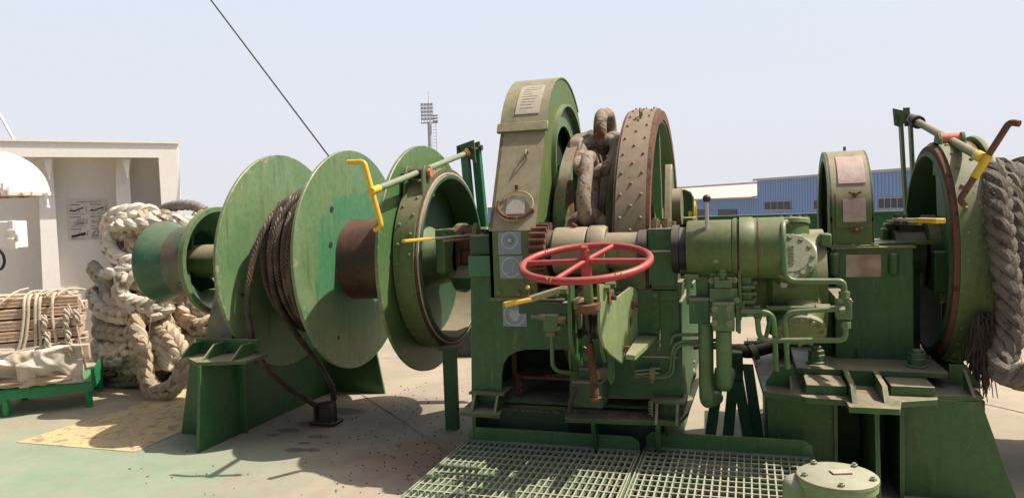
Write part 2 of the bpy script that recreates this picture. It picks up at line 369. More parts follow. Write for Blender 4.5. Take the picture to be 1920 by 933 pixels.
def braid(mb, pts, R=.05, ns=4, pitch=None, closed=False, step=None, sides=7, lay=False, sr=None, up0=None):
    """plaited (or laid) rope of separate strands along a path"""
    step = step or R * .42; pitch = pitch or R * 6.5
    P = resample(pts, step, closed); n = len(P)
    if n < 4: return mb
    cyc = max(1, round(n * step / pitch)) / n if closed else step / pitch
    up = V(up0) if up0 else None; fr = []
    for i in range(n):
        t = ((P[(i + 1) % n] - P[i - 1]) if closed else (P[min(i + 1, n - 1)] - P[max(i - 1, 0)])).normalized()
        if up is None: up = V((0, -1, .3)) if abs(t.y) < .8 else V((0, 0, 1))
        up = (up - t * up.dot(t))
        up = up.normalized() if up.length > 1e-4 else t.orthogonal().normalized()
        fr.append((t.cross(up), up))
    for k in range(ns):
        sp = []
        for i in range(n):
            th = 2 * PI * (i * cyc + k / ns); b, u = fr[i]
            if lay: sp.append(P[i] + (b * math.cos(th) + u * math.sin(th)) * R * .52)
            else: sp.append(P[i] + b * math.sin(th) * R * (.60 if ns < 5 else .66) + u * math.sin(2 * th) * R * (.34 if ns < 5 else .42))
        mb.tube(sp, sr or R * (.42 if lay else .44 if ns < 5 else .36), sides if R < .05 else 15, closed=closed, lobes=0 if R < .05 else 5)
    return mb
def circ(cx, cy, r, a0=0, a1=360, n=32):
    return [(cx + r * math.cos(math.radians(a0 + (a1 - a0) * i / n)), cy + r * math.sin(math.radians(a0 + (a1 - a0) * i / n))) for i in range(n + (0 if a1 - a0 == 360 else 1))]
AX = V((0, 5, 1.2))       # winch shaft line (parallel to X)

# ------------------------------------------------------------------ deck, quay, bulwark, far buildings
def deck_mat():
    m = bpy.data.materials.new('painted steel deck'); m.use_nodes = True
    n = m.node_tree.nodes; l = m.node_tree.links; b = n['Principled BSDF']; b.inputs['Roughness'].default_value = .75
    g = n.new('ShaderNodeNewGeometry'); P = g.outputs['Position']
    def N(scale, det=6, rg=.6, sx=(1, 1, 1)):
        mp = n.new('ShaderNodeMapping'); mp.inputs['Scale'].default_value = sx; mp.inputs['Rotation'].default_value = (0, 0, -.5); l.new(P, mp.inputs[0])
        t = n.new('ShaderNodeTexNoise'); t.inputs['Scale'].default_value = scale; t.inputs['Detail'].default_value = det; t.inputs['Roughness'].default_value = rg
        l.new(mp.outputs[0], t.inputs['Vector']); return t.outputs['Fac']
    def R(s, a, c, lo=0, hi=1):
        r = n.new('ShaderNodeMapRange'); r.interpolation_type = 'SMOOTHSTEP'
        for i, q in ((1, a), (2, c), (3, lo), (4, hi)): r.inputs[i].default_value = q
        l.new(s, r.inputs[0]); return r.outputs[0]
    def MX(f, a, c):
        x = n.new('ShaderNodeMixRGB')
        for i, q in ((0, f), (1, a), (2, c)):
            if isinstance(q, tuple): x.inputs[i].default_value = (*q, 1)
            elif isinstance(q, float): x.inputs[i].default_value = q
            else: l.new(q, x.inputs[i])
        return x.outputs[0]
    def MA(op, a, c):
        x = n.new('ShaderNodeMath'); x.operation = op
        for i, q in ((0, a), (1, c)):
            if isinstance(q, (int, float)): x.inputs[i].default_value = q
            else: l.new(q, x.inputs[i])
        return x.outputs[0]
    wob = N(5, 5, .7)
    def blob(c, rx, ry, soft=.5, wa=.5):       # stain of its own shape lying on the deck
        s = n.new('ShaderNodeVectorMath'); s.operation = 'SUBTRACT'; l.new(P, s.inputs[0]); s.inputs[1].default_value = (c[0], c[1], 0)
        q = n.new('ShaderNodeVectorMath'); q.operation = 'DIVIDE'; l.new(s.outputs[0], q.inputs[0]); q.inputs[1].default_value = (rx, ry, 1000)
        d = n.new('ShaderNodeVectorMath'); d.operation = 'LENGTH'; l.new(q.outputs[0], d.inputs[0])
        dd = MA('ADD', d.outputs['Value'], MA('MULTIPLY', MA('SUBTRACT', wob, .5), wa * 2))
        return R(dd, 1 - soft, 1 + soft * .3, 1, 0)
    tan = MX(R(N(1.3, 7, .7), .3, .7), (.42, .345, .255), (.32, .265, .195))
    grn = MX(R(N(2.2, 7, .7), .3, .7), (.17, .285, .19), (.27, .33, .235))
    p = atz(150, 870); c = MX(MA('MULTIPLY', MA('MAXIMUM', blob((p.x, p.y), 1.9, .95, .7, .6), R(N(.55, 5), .52, .66, 0, .7)), .85), tan, grn)
    c = MX(MA('MULTIPLY', R(N(3.5, 8, .75, (1, 2.6, 1)), .52, .62), .4), c, (.30, .27, .2))
    p = atz(840, 860); c = MX(MA('MULTIPLY', blob((p.x, p.y), .75, .5, .8, .7), .75), c, (.27, .14, .085))
    p = atz(760, 770); c = MX(MA('MULTIPLY', blob((p.x, p.y), .6, .55, .8, .6), .55), c, (.14, .10, .07))
    for (px, py, rx, ry) in ((555, 843, .09, .05), (585, 843, .07, .04), (540, 806, .10, .06), (512, 815, .06, .03), (600, 795, .2, .09), (597, 818, .09, .05), (570, 830, .05, .03), (640, 770, .25, .10)):
        p = atz(px, py); c = MX(MA('MULTIPLY', blob((p.x, p.y), rx, ry, .25, .25), .72), c, (.10, .08, .06))
    c = MX(MA('MULTIPLY', R(N(.9, 8, .75), .48, .62), .35), c, (.27, .20, .14))      # broad brown dirt
    c = MX(MA('MULTIPLY', R(N(34, 6, .8), .665, .70), .6), c, (.16, .12, .08))       # scattered flecks
    c = MX(MA('MULTIPLY', R(N(90, 4, .8), .3, .8), .22), c, (.2, .17, .13))
    l.new(c, b.inputs['Base Color'])
    bp = n.new('ShaderNodeBump'); bp.inputs['Strength'].default_value = .3; bp.inputs['Distance'].default_value = .01
    l.new(N(22, 6, .7), bp.inputs['Height']); l.new(bp.outputs[0], b.inputs['Normal'])
    return m
M['deck'] = deck_mat()
o = mk('deck', MB().b2((-16, -4, -.25), (14, 10.9, 0)), 'deck', smooth=0); tag(o, kind='structure')
o = mk('quay_ground', MB().b2((-1500, -1500, -8.3), (1500, 1500, -8)), 'quay', smooth=0); tag(o, kind='structure')
# yellow painted zone on the deck, a thin sheet of paint
yp = [atz(30, 828, .004), atz(252, 846, .004), atz(430, 770, .004), atz(560, 690, .004), atz(520, 655, .004), atz(236, 765, .004)]
M['deckyellow'] = mat('worn yellow deck paint', (.56, .43, .21), .8, var=(.44, .36, .22), varscale=3, varamt=.8, rust=(.30, .23, .15), rscale=9, rthr=.545, patch=(.44, .36, .22), pscale=4, pthr=.56)
o = mk('yellow_deck_marking', MB().prism([(p.x, p.y) for p in yp], 'z', .001, .004), 'deckyellow', smooth=0); tag(o, kind='structure')
# weld seams
sm = MB(); sm.tube([atz(640, 715, 0), atz(760, 792, 0), atz(862, 862, 0)], .007, 6); sm.tube([atz(1838, 755, 0), atz(1990, 790, 0)], .006, 6)
o = mk('deck_weld_seam', sm, 'deck'); tag(o, kind='structure')
# paint flakes and grit near the foot of the winch
fl = MB(); rr = random.Random(3)
for _ in range(300):
    px, py = rr.gauss(800, 85), rr.uniform(715, 925)
    if rr.random() < .25: px, py = rr.uniform(200, 1000), rr.uniform(780, 930)
    p = atz(px, py, .003); s_ = rr.uniform(.002, .007); a = rr.uniform(0, 3)
    if p.x > -1.62 and p.y < 4.1: continue
    fl.box((p.x, p.y, .0035), (s_ * 2, s_, .005), Matrix.Rotation(a, 3, 'Z'))
o = mk('paint_flakes', fl, 'debris', smooth=0); tag(o, 'scattered rusty paint flakes and grit on the deck below the drums', 'debris', kind='stuff')

# bulwark behind the winch
t = thing('bulwark', (0, 10.6, 0), 'low dark green steel bulwark with stays behind the winch', 'bulwark')
mk('plating', MB().b2((-7.5, 10.6, 0), (9, 10.62, 1.31)), 'bulwark', t, smooth=0)
mk('top_rail', MB().b2((-7.5, 10.5, 1.31), (9, 10.7, 1.335)), 'bulwark', t)
for x in [-6.3, -4.5, -2.7, -1.6, -.1, 1.15, 2.6, 4.1]:
    mk('stay', MB().prism([(10.22, .0), (10.6, 0), (10.6, 1.31), (10.5, 1.31)], 'x', x, x + .02).b2((x - .06, 10.19, 0), (x + .08, 10.22, .3)).box((x + .01, 10.36, .66), (.13, .012, 1.28), Matrix.Rotation(-.21, 3, 'X')), 'bulwark', t, smooth=0)
# gear beyond
t = thing('deck_locker', at(868, 690, 7.0), 'dark grey metal deck locker behind the centre of the winch', 'locker')
mk('body', MB().pxb(850, 600, 905, 672, 7.2, .5), 'dark grey', t, bevel=.01)
mk('door', MB().pxb(855, 606, 876, 668, 7.195, .02), 'dark grey', t, bevel=.004)

# warehouses on the quay
def dpt(px, d): return CAM + _ray(px, 400) * (d / FPX)
A, B = dpt(1421, 60), dpt(1920, 39.7); A.z = B.z = 0; du = (B - A).normalized(); dn = V((-du.y, du.x, 0))
if dn.y < 0: dn = -dn
def LFm(o, d, nrm): return Matrix(((d.x, nrm.x, 0, o.x), (d.y, nrm.y, 0, o.y), (d.z, nrm.z, 1, o.z), (0, 0, 0, 1)))
def xf(mb, mtx): mb.v = [mtx @ q for q in mb.v]; return mb
WM = LFm(A, du, dn)
t = thing('warehouse', WM @ V((25, 5, -8)), 'long blue corrugated warehouse with a strip of grey windows', 'warehouse')
wl = MB()
wl.b2((0, 0, -8), (70, 30, 3.0))
for i in range(240): wl.b2((i * .29, -.035, -8), (i * .29 + .12, 0, 2.9))
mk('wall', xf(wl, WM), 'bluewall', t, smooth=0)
mk('roof', xf(MB().b2((-.2, -.3, 3.0), (70, 30, 3.16)), WM), 'roof', t, smooth=0)
for i in range(7):
    x = [.9, 6.3, 11.0, 13.7, 16.9, 20.5, 26][i]; wd = 3.0 if i < 2 else 2.0
    if i >= 2: x = [9.6, 12.1, 14.6, 19, 23][i - 2]
    f = mk('window', xf(MB().b2((x, -.09, .60), (x + wd, -.04, 1.34)), WM), 'roof', t, smooth=0)
    g = MB()
    for k in range(4): g.b2((x + .06 + k * wd / 4, -.12, .66), (x + wd / 4 * (k + 1) - .03, -.095, 1.28))
    mk('pane', xf(g, WM), 'glass', f, smooth=0)
t = thing('far_shed', WM @ V((15, 60, -8)), 'pale roofed shed rising behind the blue warehouse', 'shed')
mk('wall', xf(MB().b2((8, 45, -8), (95, 80, 5.0)), WM), 'roof2', t, smooth=0)
mk('roof', xf(MB().prism([(44, 5.0), (81, 5.0), (62, 6.9)], 'x', 7, 96), WM), 'roof2', t, smooth=0)
t = thing('low_shed', WM @ V((-30, 5, -8)), 'low blue shed with a pale pink sheet roof beside the warehouse', 'shed')
wl = MB().b2((-70, .3, -8), (-.05, 14, 1.62))
for i in range(240): wl.b2((-70 + i * .29, .27, -8), (-69.88 + i * .29, .3, 1.6))
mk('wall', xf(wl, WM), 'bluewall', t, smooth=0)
mk('roof', xf(MB().prism([(-.4, 1.62), (14, 3.1), (14, 3.25), (-.4, 1.74)], 'x', -70.2, -.05), WM), 'pink', t, smooth=0)
mk('ridge_vent', xf(MB().b2((-70, 13.6, 3.2), (-.3, 14.4, 3.42)), WM), 'roof', t, smooth=0)
for x in (-3.0, -7.2, -11.6, -16):
    mk('window', xf(MB().b2((x - 2.6, .2, .1), (x, .26, .72)), WM), 'glass', t, smooth=0)
# flood light mast
d = 150; c = CAM + _ray(808, 300) * (d / FPX); c.z = -8
t = thing('floodlight_mast', c, 'tall grey floodlight mast far behind the green drums', 'light mast')
dr = RT.copy(); dr.z = 0; dr.normalize(); df = f0
tp = CAM + _ray(808, 229) * (d / FPX); zt = tp.z
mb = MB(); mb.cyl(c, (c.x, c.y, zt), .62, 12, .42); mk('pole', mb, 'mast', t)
lad = MB()
for k in range(30): lad.cyl(c + dr * .6 + zz * (8 + k * .8 * ((zt + 2) / 26)), c + dr * 1.35 + zz * (8 + k * .8 * ((zt + 2) / 26)), .05, 4)
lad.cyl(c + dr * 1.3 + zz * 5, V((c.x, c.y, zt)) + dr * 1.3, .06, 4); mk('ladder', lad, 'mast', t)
hd = MB()
for i in range(5):
    for j in range(4):
        q = V((c.x, c.y, zt + .6)) + dr * (-1.35 + j * .62) + zz * (i * .72); hd.box(q, (.5, .35, .5), Matrix.Rotation(.3, 3, 'Z'))
for i in range(3): hd.box(V((c.x, c.y, zt + .1 + i * .55)) + dr * 1.3, (1.3, .4, .3), Matrix.Rotation(-.28, 3, 'Z'))
for j in range(5): hd.cyl(V((c.x, c.y, zt)) + dr * (-1.6 + j * .62), V((c.x, c.y, zt + 3.8)) + dr * (-1.6 + j * .62), .05, 4)
hd.cyl(V((c.x, c.y, zt)), V((c.x, c.y, zt + 6)), .05, 4); hd.cyl(V((c.x, c.y, zt - .2)) - dr * 1.7, V((c.x, c.y, zt - .2)) + dr * 1.7, .15, 6)
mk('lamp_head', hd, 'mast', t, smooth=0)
# stay wire
a, b = at(380, -20, 7.2), at(625, 304, 7.2)
b2_ = b + (b - a) * .85
o = mk('stay_wire', MB().tube([a + (a - b) * 1.2, a, b, b2_], .009, 6), 'grease'); tag(o, 'thin dark stay wire slanting down behind the drums', 'wire')

# ------------------------------------------------------------------ white breakwater wall, poster, domed vent, box
W1 = CAM + _ray(340, 400) * (8.4 / FPX); W0 = CAM + _ray(0, 400) * (7.5 / FPX); W1.z = W0.z = 0
wd_ = (W1 - W0).normalized(); wn = V((wd_.y, -wd_.x, 0))
if wn.y > 0: wn = -wn
Lw = (W1 - W0).length
WW = Matrix(((wd_.x, -wn.x, 0, W1.x), (wd_.y, -wn.y, 0, W1.y), (0, 0, 1, 0), (0, 0, 0, 1)))      # u to the right end (0), v away from camera
t = thing('white_wall', W1, 'white painted steel breakwater wall with stiffeners at the left', 'wall')
ZT = 2.41
mk('plating', xf(MB().b2((-6, .42, 0), (0, .44, ZT)), WW), 'white', t, smooth=0)
mk('top_beam', xf(MB().b2((-6, 0, ZT - .17), (-.2, .012, ZT - .012)).b2((-6, -.02, ZT - .012), (.02, .45, ZT + .012)), WW), 'white', t, smooth=0)
mk('end_post', xf(MB().b2((-.2, .0, 0), (.0, .012, ZT - .012)).b2((-.003, .012, 0), (.012, .42, ZT - .012)), WW), 'white', t, smooth=0)
def wpt(px, py, v=0.0):      # where a view ray meets the wall's front plane
    d = _ray(px, py); o_ = W1 - wn * v; k = (o_ - CAM).dot(wn) / d.dot(wn); return WW.inverted() @ (CAM + d * k)
for px0, px1 in ((84, 97), (228, 236)):
    a, b = wpt(px0, 300, .3), wpt(px1, 540, .3)
    k = (b.x - a.x) / (b.z - a.z); x0 = a.x + k * (0 - a.z); x1 = a.x + k * (ZT - .17 - a.z)
    s = MB()
    for q0, q1, h0, h1 in ((-.09, .09, 0, 1),):
        vs = [V((x0 + q0, .08, 0)), V((x0 + q1, .08, 0)), V((x1 + q1 * .75, .24, ZT - .18)), V((x1 + q0 * .75, .24, ZT - .18))]
        s.add(vs + [q + V((0, .012, 0)) for q in vs], [(0, 1, 2, 3), (7, 6, 5, 4), (0, 4, 5, 1), (1, 5, 6, 2), (2, 6, 7, 3), (3, 7, 4, 0)])
        s.add([V((x0 - .006, .09, 0)), V((x0 + .006, .09, 0)), V((x1 + .006, .25, ZT - .18)), V((x1 - .006, .25, ZT - .18)), V((x0 - .006, .42, 0)), V((x0 + .006, .42, 0)), V((x1 + .006, .42, ZT - .18)), V((x1 - .006, .42, ZT - .18))],
              [(0, 1, 2, 3), (7, 6, 5, 4), (0, 4, 5, 1), (1, 5, 6, 2), (2, 6, 7, 3), (3, 7, 4, 0)])
    mk('stiffener', xf(s, WW), 'white', t, smooth=0)
    mk('bracket', xf(MB().prism([(x1 - .02, ZT - .18), (x1 + .07, ZT - .18), (x1 + .03, ZT - .40)], 'y', .06, .072), WW), 'white', t, smooth=0)
# poster
a, b = wpt(130, 450, .41), wpt(200, 372, .41)
t = thing('instruction_poster', WW @ V(((a.x + b.x) / 2, .41, a.z)), 'faded instruction poster with six ship diagrams on the white wall', 'poster')
mk('sheet', xf(MB().b2((a.x, .412, a.z), (b.x, .417, b.z)), WW), mat('poster paper', (.70, .655, .60), .6, bump=0), t, smooth=0)
w_, h_ = b.x - a.x, b.z - a.z
ik = MB(); il = MB()
def bar(mb, u0, v0, u1, v1, th):
    p, q = V((a.x + u0 * w_, .409, a.z + v0 * h_)), V((a.x + u1 * w_, .409, a.z + v1 * h_))
    dd = (q - p); L = dd.length; ang = -math.atan2(dd.z, dd.x)
    mb.box((p + q) / 2, (L, .003, th), Matrix.Rotation(ang, 3, 'Y'))
bar(il, .25, .93, .85, .93, .006)
rr = random.Random(5)
for i in range(3):
    for j in range(2):
        u, v = .06 + j * .5, .66 - i * .30
        bar(il, u, v + .2, u + .26, v + .2, .008)
        if i == 0: bar(ik, u, v + .06, u + .12, v + .05, .014); bar(ik, u + .11, v + .05, u + .34, v + .13, .012)
        if i == 1:
            for k in range(4): bar(il, u + .1 + rr.random() * .08, v + .02 + k * .04, u + .36, v + .02 + k * .04 + .01, .005)
        if i == 2 and j == 0: bar(ik, u, v + .02, u + .36, v + .09, .026)
        if i == 2 and j == 1: bar(ik, u, v + .02, u + .3, v + .05, .006); bar(il, u, v + .02, u + .14, v + .17, .005); bar(il, u + .14, v + .17, u + .26, v + .05, .005)
        for k in range(6): q = rr.random() * .3; bar(il, u + q, v + rr.random() * .15, u + q + .05, v + rr.random() * .15, .004)
        bar(il, u, v - .03, u + .36, v - .03, .004)
        bar(il, u + .4, v + .02, u + .41, v + .15, .006)
mk('diagram', xf(ik, WW), 'ink', t, smooth=0); mk('caption_lines', xf(il, WW), 'inkl', t, smooth=0)
# rod above the wall
p, q = at(-12, 195, 7), at(27, 264, 7)
o = mk('brace_rod', MB().tube([p, q, q + (q - p) * .06], .016, 8), 'white'); tag(o, 'thin white rod leaning above the top of the white wall', 'rod')
# domed vent
d = 4.6; c = CAM + _ray(-10, 366) * (d / FPX)
t = thing('domed_vent', (c.x, c.y, 0), 'white domed vent cover with a rusty lower rim at the left edge', 'vent')
pr_ = [(0, .295)] + [(.275 * math.sin(k * PI / 24), .295 * math.cos(k * PI / 24)) for k in range(1, 13)]
mk('dome', MB().lathe(pr_[:-1] + [(.276, .001)], c, (V((0, 0, 1)), V((1, 0, 0)), V((0, 1, 0))), 48), 'whitebox', t)
mk('rim', MB().lathe([(-.012, .27), (-.012, .302), (.006, .304), (.012, .297)], c, (V((0, 0, 1)), V((1, 0, 0)), V((0, 1, 0))), 48), mat('rusty white rim', (.72, .66, .58), .5, rust=(.4, .2, .08), rscale=8, rthr=.5), t)
q = c - r0 * .22; mk('post', MB().cyl((q.x, q.y, 0), (q.x, q.y, c.z + .05), .04, 20), 'whitebox', t)
h = MB(); q = c + r0 * .30; h.cyl(q - r0 * .03, q + r0 * .04, .016, 10).cyl(q + r0 * .02 + zz * .01, q + r0 * .025 - zz * .08, .008, 8).ball(q + r0 * .025 - zz * .085, .013)
q = CAM + _ray(7, 356) * ((d - .29) / FPX); h.cyl(q - r0 * .05, q + r0 * .03, .012, 8).cyl(q - zz * .03, q + zz * .04, .014, 8).cyl(q + r0 * .03 - zz * .02, q + r0 * .03 + zz * .015, .01, 6)
mk('hasp', h, 'whitebox', t, each=True)
# white junction box
d = 4.3; p0 = CAM + _ray(-30, 468) * (d / FPX); p1 = CAM + _ray(22, 414) * (d / FPX)
BM = Matrix(((r0.x, f0.x, 0, 0), (r0.y, f0.y, 0, 0), (0, 0, 1, 0), (0, 0, 0, 1))); BI = BM.inverted()
def vb(mb, px0, py0, px1, py1, d, dep):
    a, b = BI @ (CAM + _ray(px0, py1) * (d / FPX)), BI @ (CAM + _ray(px1, py0) * (d / FPX))
    y = (a.y + b.y) / 2; t_ = MB().b2((a.x, y, a.z), (b.x, y + dep, b.z)); return mb.joined(xf(t_, BM))
t = thing('junction_box', (p0.x, p0.y, 0), 'white hinged junction box below the domed vent', 'box')
mk('case', vb(MB(), -30, 414, 22, 468, d, .14), 'whitebox', t, bevel=.006)
h = MB(); vb(h, 17, 413, 25, 467, d - .02, .03); vb(h, 12, 430, 28, 436, d - .03, .03); vb(h, 13, 446, 24, 450, d - .035, .02); vb(h, 24, 438, 32, 445, d - .02, .04); vb(h, 30, 438, 34, 452, d - .03, .02)
mk('latch', h, 'whitebox', t, bevel=.003)
q = p0 - r0 * .12 + f0 * .1; mk('bracket', MB().cyl((q.x, q.y, 0), (q.x, q.y, p0.z + .1), .03, 12).cyl((q.x, q.y, p0.z + .08), p0 + r0 * .05 + zz * .08 + f0 * .1, .02, 8), 'whitebox', t)
cb = smoothp([CAM + _ray(x, y) * (d / FPX) for x, y in ((-2, 468), (6, 478), (8, 492), (3, 503), (-8, 506))], 6)
mk('cable', MB().tube(cb, .008, 8), 'black', t)

# ------------------------------------------------------------------ winch line: warping head, drum, wire
AXZ = 1.2
def LX(prof, n=72, closed=False): return MB().lathe(prof, (0, 5, AXZ), 'x', n, closed)
t = thing('warping_head', (-4.4, 5, 0.76), 'polished dark green warping head with a rope worn band, outermost left on the shaft', 'warping head')
mk('drum', LX([(-4.67, .02), (-4.67, .315), (-4.655, .335), (-4.63, .34), (-4.58, .33), (-4.50, .30), (-4.40, .278), (-4.30, .272), (-4.20, .285), (-4.15, .32), (-4.115, .40), (-4.11, .425), (-4.09, .43), (-4.075, .425), (-4.075, .395), (-4.10, .375), (-4.2, .262), (-4.36, .25), (-4.4, .14), (-4.4, .02)]), 'warp', t, smooth=50)
mk('worn_band', LX([(-4.42, .276), (-4.42, .285), (-4.33, .279), (-4.25, .281), (-4.19, .294), (-4.19, .283), (-4.3, .27)], closed=True), 'worn', t)
mk('flange_rim', LX([(-4.113, .405), (-4.113, .437), (-4.068, .437), (-4.068, .40)], closed=True), 'flange', t)
rb = MB()
for k in range(4):
    a = k * PI / 2 + .6; rb.prism([(-4.38, .12), (-4.38, .25), (-4.14, .35), (-4.30, .12)], 'y', -.012, .012)
    vs = rb.v[-8:]; R = Matrix.Rotation(a, 3, 'X')
    for i, q in enumerate(vs): rb.v[len(rb.v) - 8 + i] = R @ q + V((0, 5, AXZ))
mk('rib', rb, 'warp', t, smooth=0, each=True)
t = mk('left_shaft'.replace('left_', ''), LX([(-4.42, .02), (-4.42, .135), (-4.02, .135), (-4.02, .15), (-3.95, .15), (-3.95, .125), (-3.47, .125), (-3.47, .02)], 48), 'case')
tag(t, 'dusty olive drive shaft between the warping head and the wire drum', 'shaft')

def wobble_disc(x0, x1, r, hole=.0, n=96, seed=0):
    pr = [(x0, hole), (x0, r - .004), (x0 + .004, r), (x1 - .004, r), (x1, r - .004), (x1, hole)]
    mb = LX(pr, n, closed=True)
    for i, q in enumerate(mb.v):
        a = math.atan2(q.z - AXZ, q.y - 5); rr_ = math.hypot(q.z - AXZ, q.y - 5)
        if rr_ > .5: q.x += .006 * math.sin(3 * a + seed) * (rr_ / .8) ** 2
        if rr_ > .7: e = 1 + .0025 * noise.noise(V((a * 6, seed, 0))); q.y = 5 + (q.y - 5) * e; q.z = AXZ + (q.z - AXZ) * e
    return mb
XF1, XF2, XF3 = -3.46, -2.85, -2.24
t = thing('mooring_drum', (-2.85, 5, .38), 'twin green winch drum with three large round flanges and a rusty bare barrel', 'winch drum')
mk('flange', wobble_disc(XF1 - .013, XF1 + .013, .82, .1, seed=1), 'flange1', t)
mk('flange', wobble_disc(XF2 - .013, XF2 + .013, .82, .1, seed=3), 'flange2', t)
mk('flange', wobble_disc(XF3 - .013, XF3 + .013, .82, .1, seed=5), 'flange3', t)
bo = MB()
for XX, (aa, rr_) in [(XF1 + .013, (100, .44)), (XF1 + .013, (62, .62)), (XF1 + .013, (200, .6)), (XF1 + .013, (330, .64)), (XF2 + .013, (130, .5)), (XF2 + .013, (160, .38)), (XF2 + .013, (205, .52)), (XF2 + .013, (240, .63))]:
    a = math.radians(aa); q = V((XX, 5 + rr_ * math.cos(a), AXZ + rr_ * math.sin(a))); bo.cyl(q, q + V((.002, 0, 0)), .022 if rr_ < .55 else .014, 12)
mk('drain_hole', bo, 'blackgreen', t, each=True)
mk('barrel', LX([(XF2 + .013, .1), (XF2 + .013, .305), (XF2 + .03, .30), (XF3 - .03, .30), (XF3 - .013, .305), (XF3 - .013, .1)], 64), 'drumrust', t)
mk('barrel', LX([(XF1 + .013, .1), (XF1 + .013, .30), (XF2 - .013, .30), (XF2 - .013, .1)], 64), 'drumrust', t)
# brake drum welded to the third flange
mk('brake_drum', LX([(XF3 + .013, .57), (XF3 + .013, .60), (-2.035, .60), (-2.03, .597), (-2.03, .575), (-2.035, .57)], 96, closed=True), 'dark', t)
hb = LX([(XF3 + .013, .02), (XF3 + .013, .23), (-2.17, .2), (-2.05, .17), (-1.98, .17), (-1.98, .02)], 48)
mk('hub', hb, 'flange', t)
gs = MB()
for k in range(6):
    a = k * PI / 3 + .35; R = Matrix.Rotation(a, 3, 'X'); n0 = len(gs.v)
    if k not in (1, 4): continue
    gs.prism([(-2.225, .18), (-2.225, .57), (-2.16, .57), (-2.06, .18)], 'y', -.012, .012)
    for i in range(n0, len(gs.v)): gs.v[i] = R @ gs.v[i] + V((0, 5, AXZ))

# wire rope wound on the drum: laid strands
t = thing('wire_rope', (-3.05, 5, .7), 'greasy dark brown wire rope wound on the left drum with two hanging turns', 'wire rope')
core = LX([(-3.38, .32), (-3.35, .42), (-3.3, .475), (-2.87, .48), (-2.87, .30)], 64); mk('wound_core', core, 'grease', t)
wr = MB(); rr = random.Random(11)
def coil(mb, xa, xb, r, turns, R=.026, ph=0):
    pts = []; N = int(turns * 60)
    for i in range(N + 1):
        a = ph + 2 * PI * i / 60; x = xa + (xb - xa) * i / N
        pts.append(V((x + .006 * math.sin(a * 1.3), 5 + (r + .006 * math.sin(a * 2.1 + x * 9)) * math.cos(a), AXZ + (r + .006 * math.sin(a * 2.1 + x * 9)) * math.sin(a))))
    braid(mb, pts, R, 5, .16, step=.032, sides=5, lay=True)
coil(wr, -3.32, -2.89, .50, 9, .026)
mk('winding', wr, 'wire', t)
wr = MB(); coil(wr, -3.22, -2.92, .545, 6.4, .026, ph=2.2)
mk('outer_winding', wr, 'wire', t)
def arc_pts(x0, x1, r0_, r1, a0, a1, n=14, ey=0, ez=0):
    out = []
    for i in range(n + 1):
        s = i / n; a = math.radians(a0 + (a1 - a0) * s); r = r0_ + (r1 - r0_) * s
        out.append(V((x0 + (x1 - x0) * s, 5 + r * math.cos(a) + ey * s, AXZ + r * math.sin(a) + ez * s)))
    return out
clampP = atz(612, 778, .06)
def hang(pix):
    return [atx(px, py, x) for px, py, x in pix]
s1 = arc_pts(-3.0, -3.2, .53, .56, 60, 128, 8) + hang([(512, 405, -3.26), (488, 445, -3.3), (470, 505, -3.33), (464, 570, -3.34), (472, 630, -3.34), (490, 675, -3.32), (530, 718, -3.27), (570, 745, -3.21), (600, 765, -3.15)])
s2 = arc_pts(-2.98, -3.12, .55, .58, 70, 125, 8) + hang([(523, 412, -3.18), (512, 450, -3.2), (507, 500, -3.21), (515, 552, -3.21), (532, 590, -3.2), (560, 632, -3.17), (590, 670, -3.13), (612, 705, -3.08), (626, 735, -3.04), (622, 765, -3.04)])
s3 = arc_pts(-2.95, -3.04, .55, .60, 70, 215, 16) + arc_pts(-3.04, -3.0, .60, .50, 215, 300, 10)[1:]
s4 = arc_pts(-2.9, -3.0, .55, .585, 80, 200, 16) + arc_pts(-3.0, -2.96, .585, .50, 200, 290, 10)[1:]
s5 = arc_pts(-2.93, -3.2, .53, .50, 60, 230, 20)
for s_ in (s1, s2, s3, s4, s5):
    wr = MB(); braid(wr, smoothp(s_, 4), .026, 5, .16, step=.03, sides=6, lay=True); mk('hanging_turn', wr, 'wire', t)
t = thing('wire_clamp', (clampP.x, clampP.y, 0), 'small dark clamp block on the deck where the hanging wires end', 'clamp')
mk('block', MB().box((clampP.x, clampP.y, .075), (.13, .11, .15), taper=.85), 'grease', t, bevel=.012)
mk('base', MB().box((clampP.x, clampP.y, .012), (.2, .15, .024)), 'grease', t, bevel=.005)
mk('saddle', MB().tube([clampP + V(q) for q in ((-.05, -.07, -.02), (-.05, -.07, .1), (.06, -.07, .12), (.09, -.02, .1), (.09, -.02, -.03))], .012, 8), 'grease', t)

# drum pedestal on the left
t = thing('drum_pedestal', (-3.42, 4.9, 0), 'green welded pedestal under the left end of the wire drum', 'pedestal')
mk('web', MB().prism([(3.96, 0), (4.02, .57), (6.0, .57), (6.05, 0)], 'x', -3.51, -3.49), 'pedestal', t, smooth=0)
pA, pB = atz(341, 812), atz(388, 812)
mk('side_plate', MB().prism([(pA.x, 0), (-3.511, 0), (-3.511, .57), (pA.x + .12, .57)], 'y', 4.30, 4.32), 'pedestal', t, smooth=0)
mk('side_plate', MB().prism([(-3.489, 0), (-2.98, 0), (-3.08, .57), (-3.489, .57)], 'y', 5.62, 5.64), 'pedestal', t, smooth=0)
mk('side_plate', MB().prism([(-3.88, 0), (-3.511, 0), (-3.511, .57), (-3.8, .57)], 'y', 5.62, 5.64), 'pedestal', t, smooth=0)
mk('rib', MB().b2((-3.489, 4.40, 0), (-3.45, 4.415, .57)), 'pedestal', t, smooth=0)
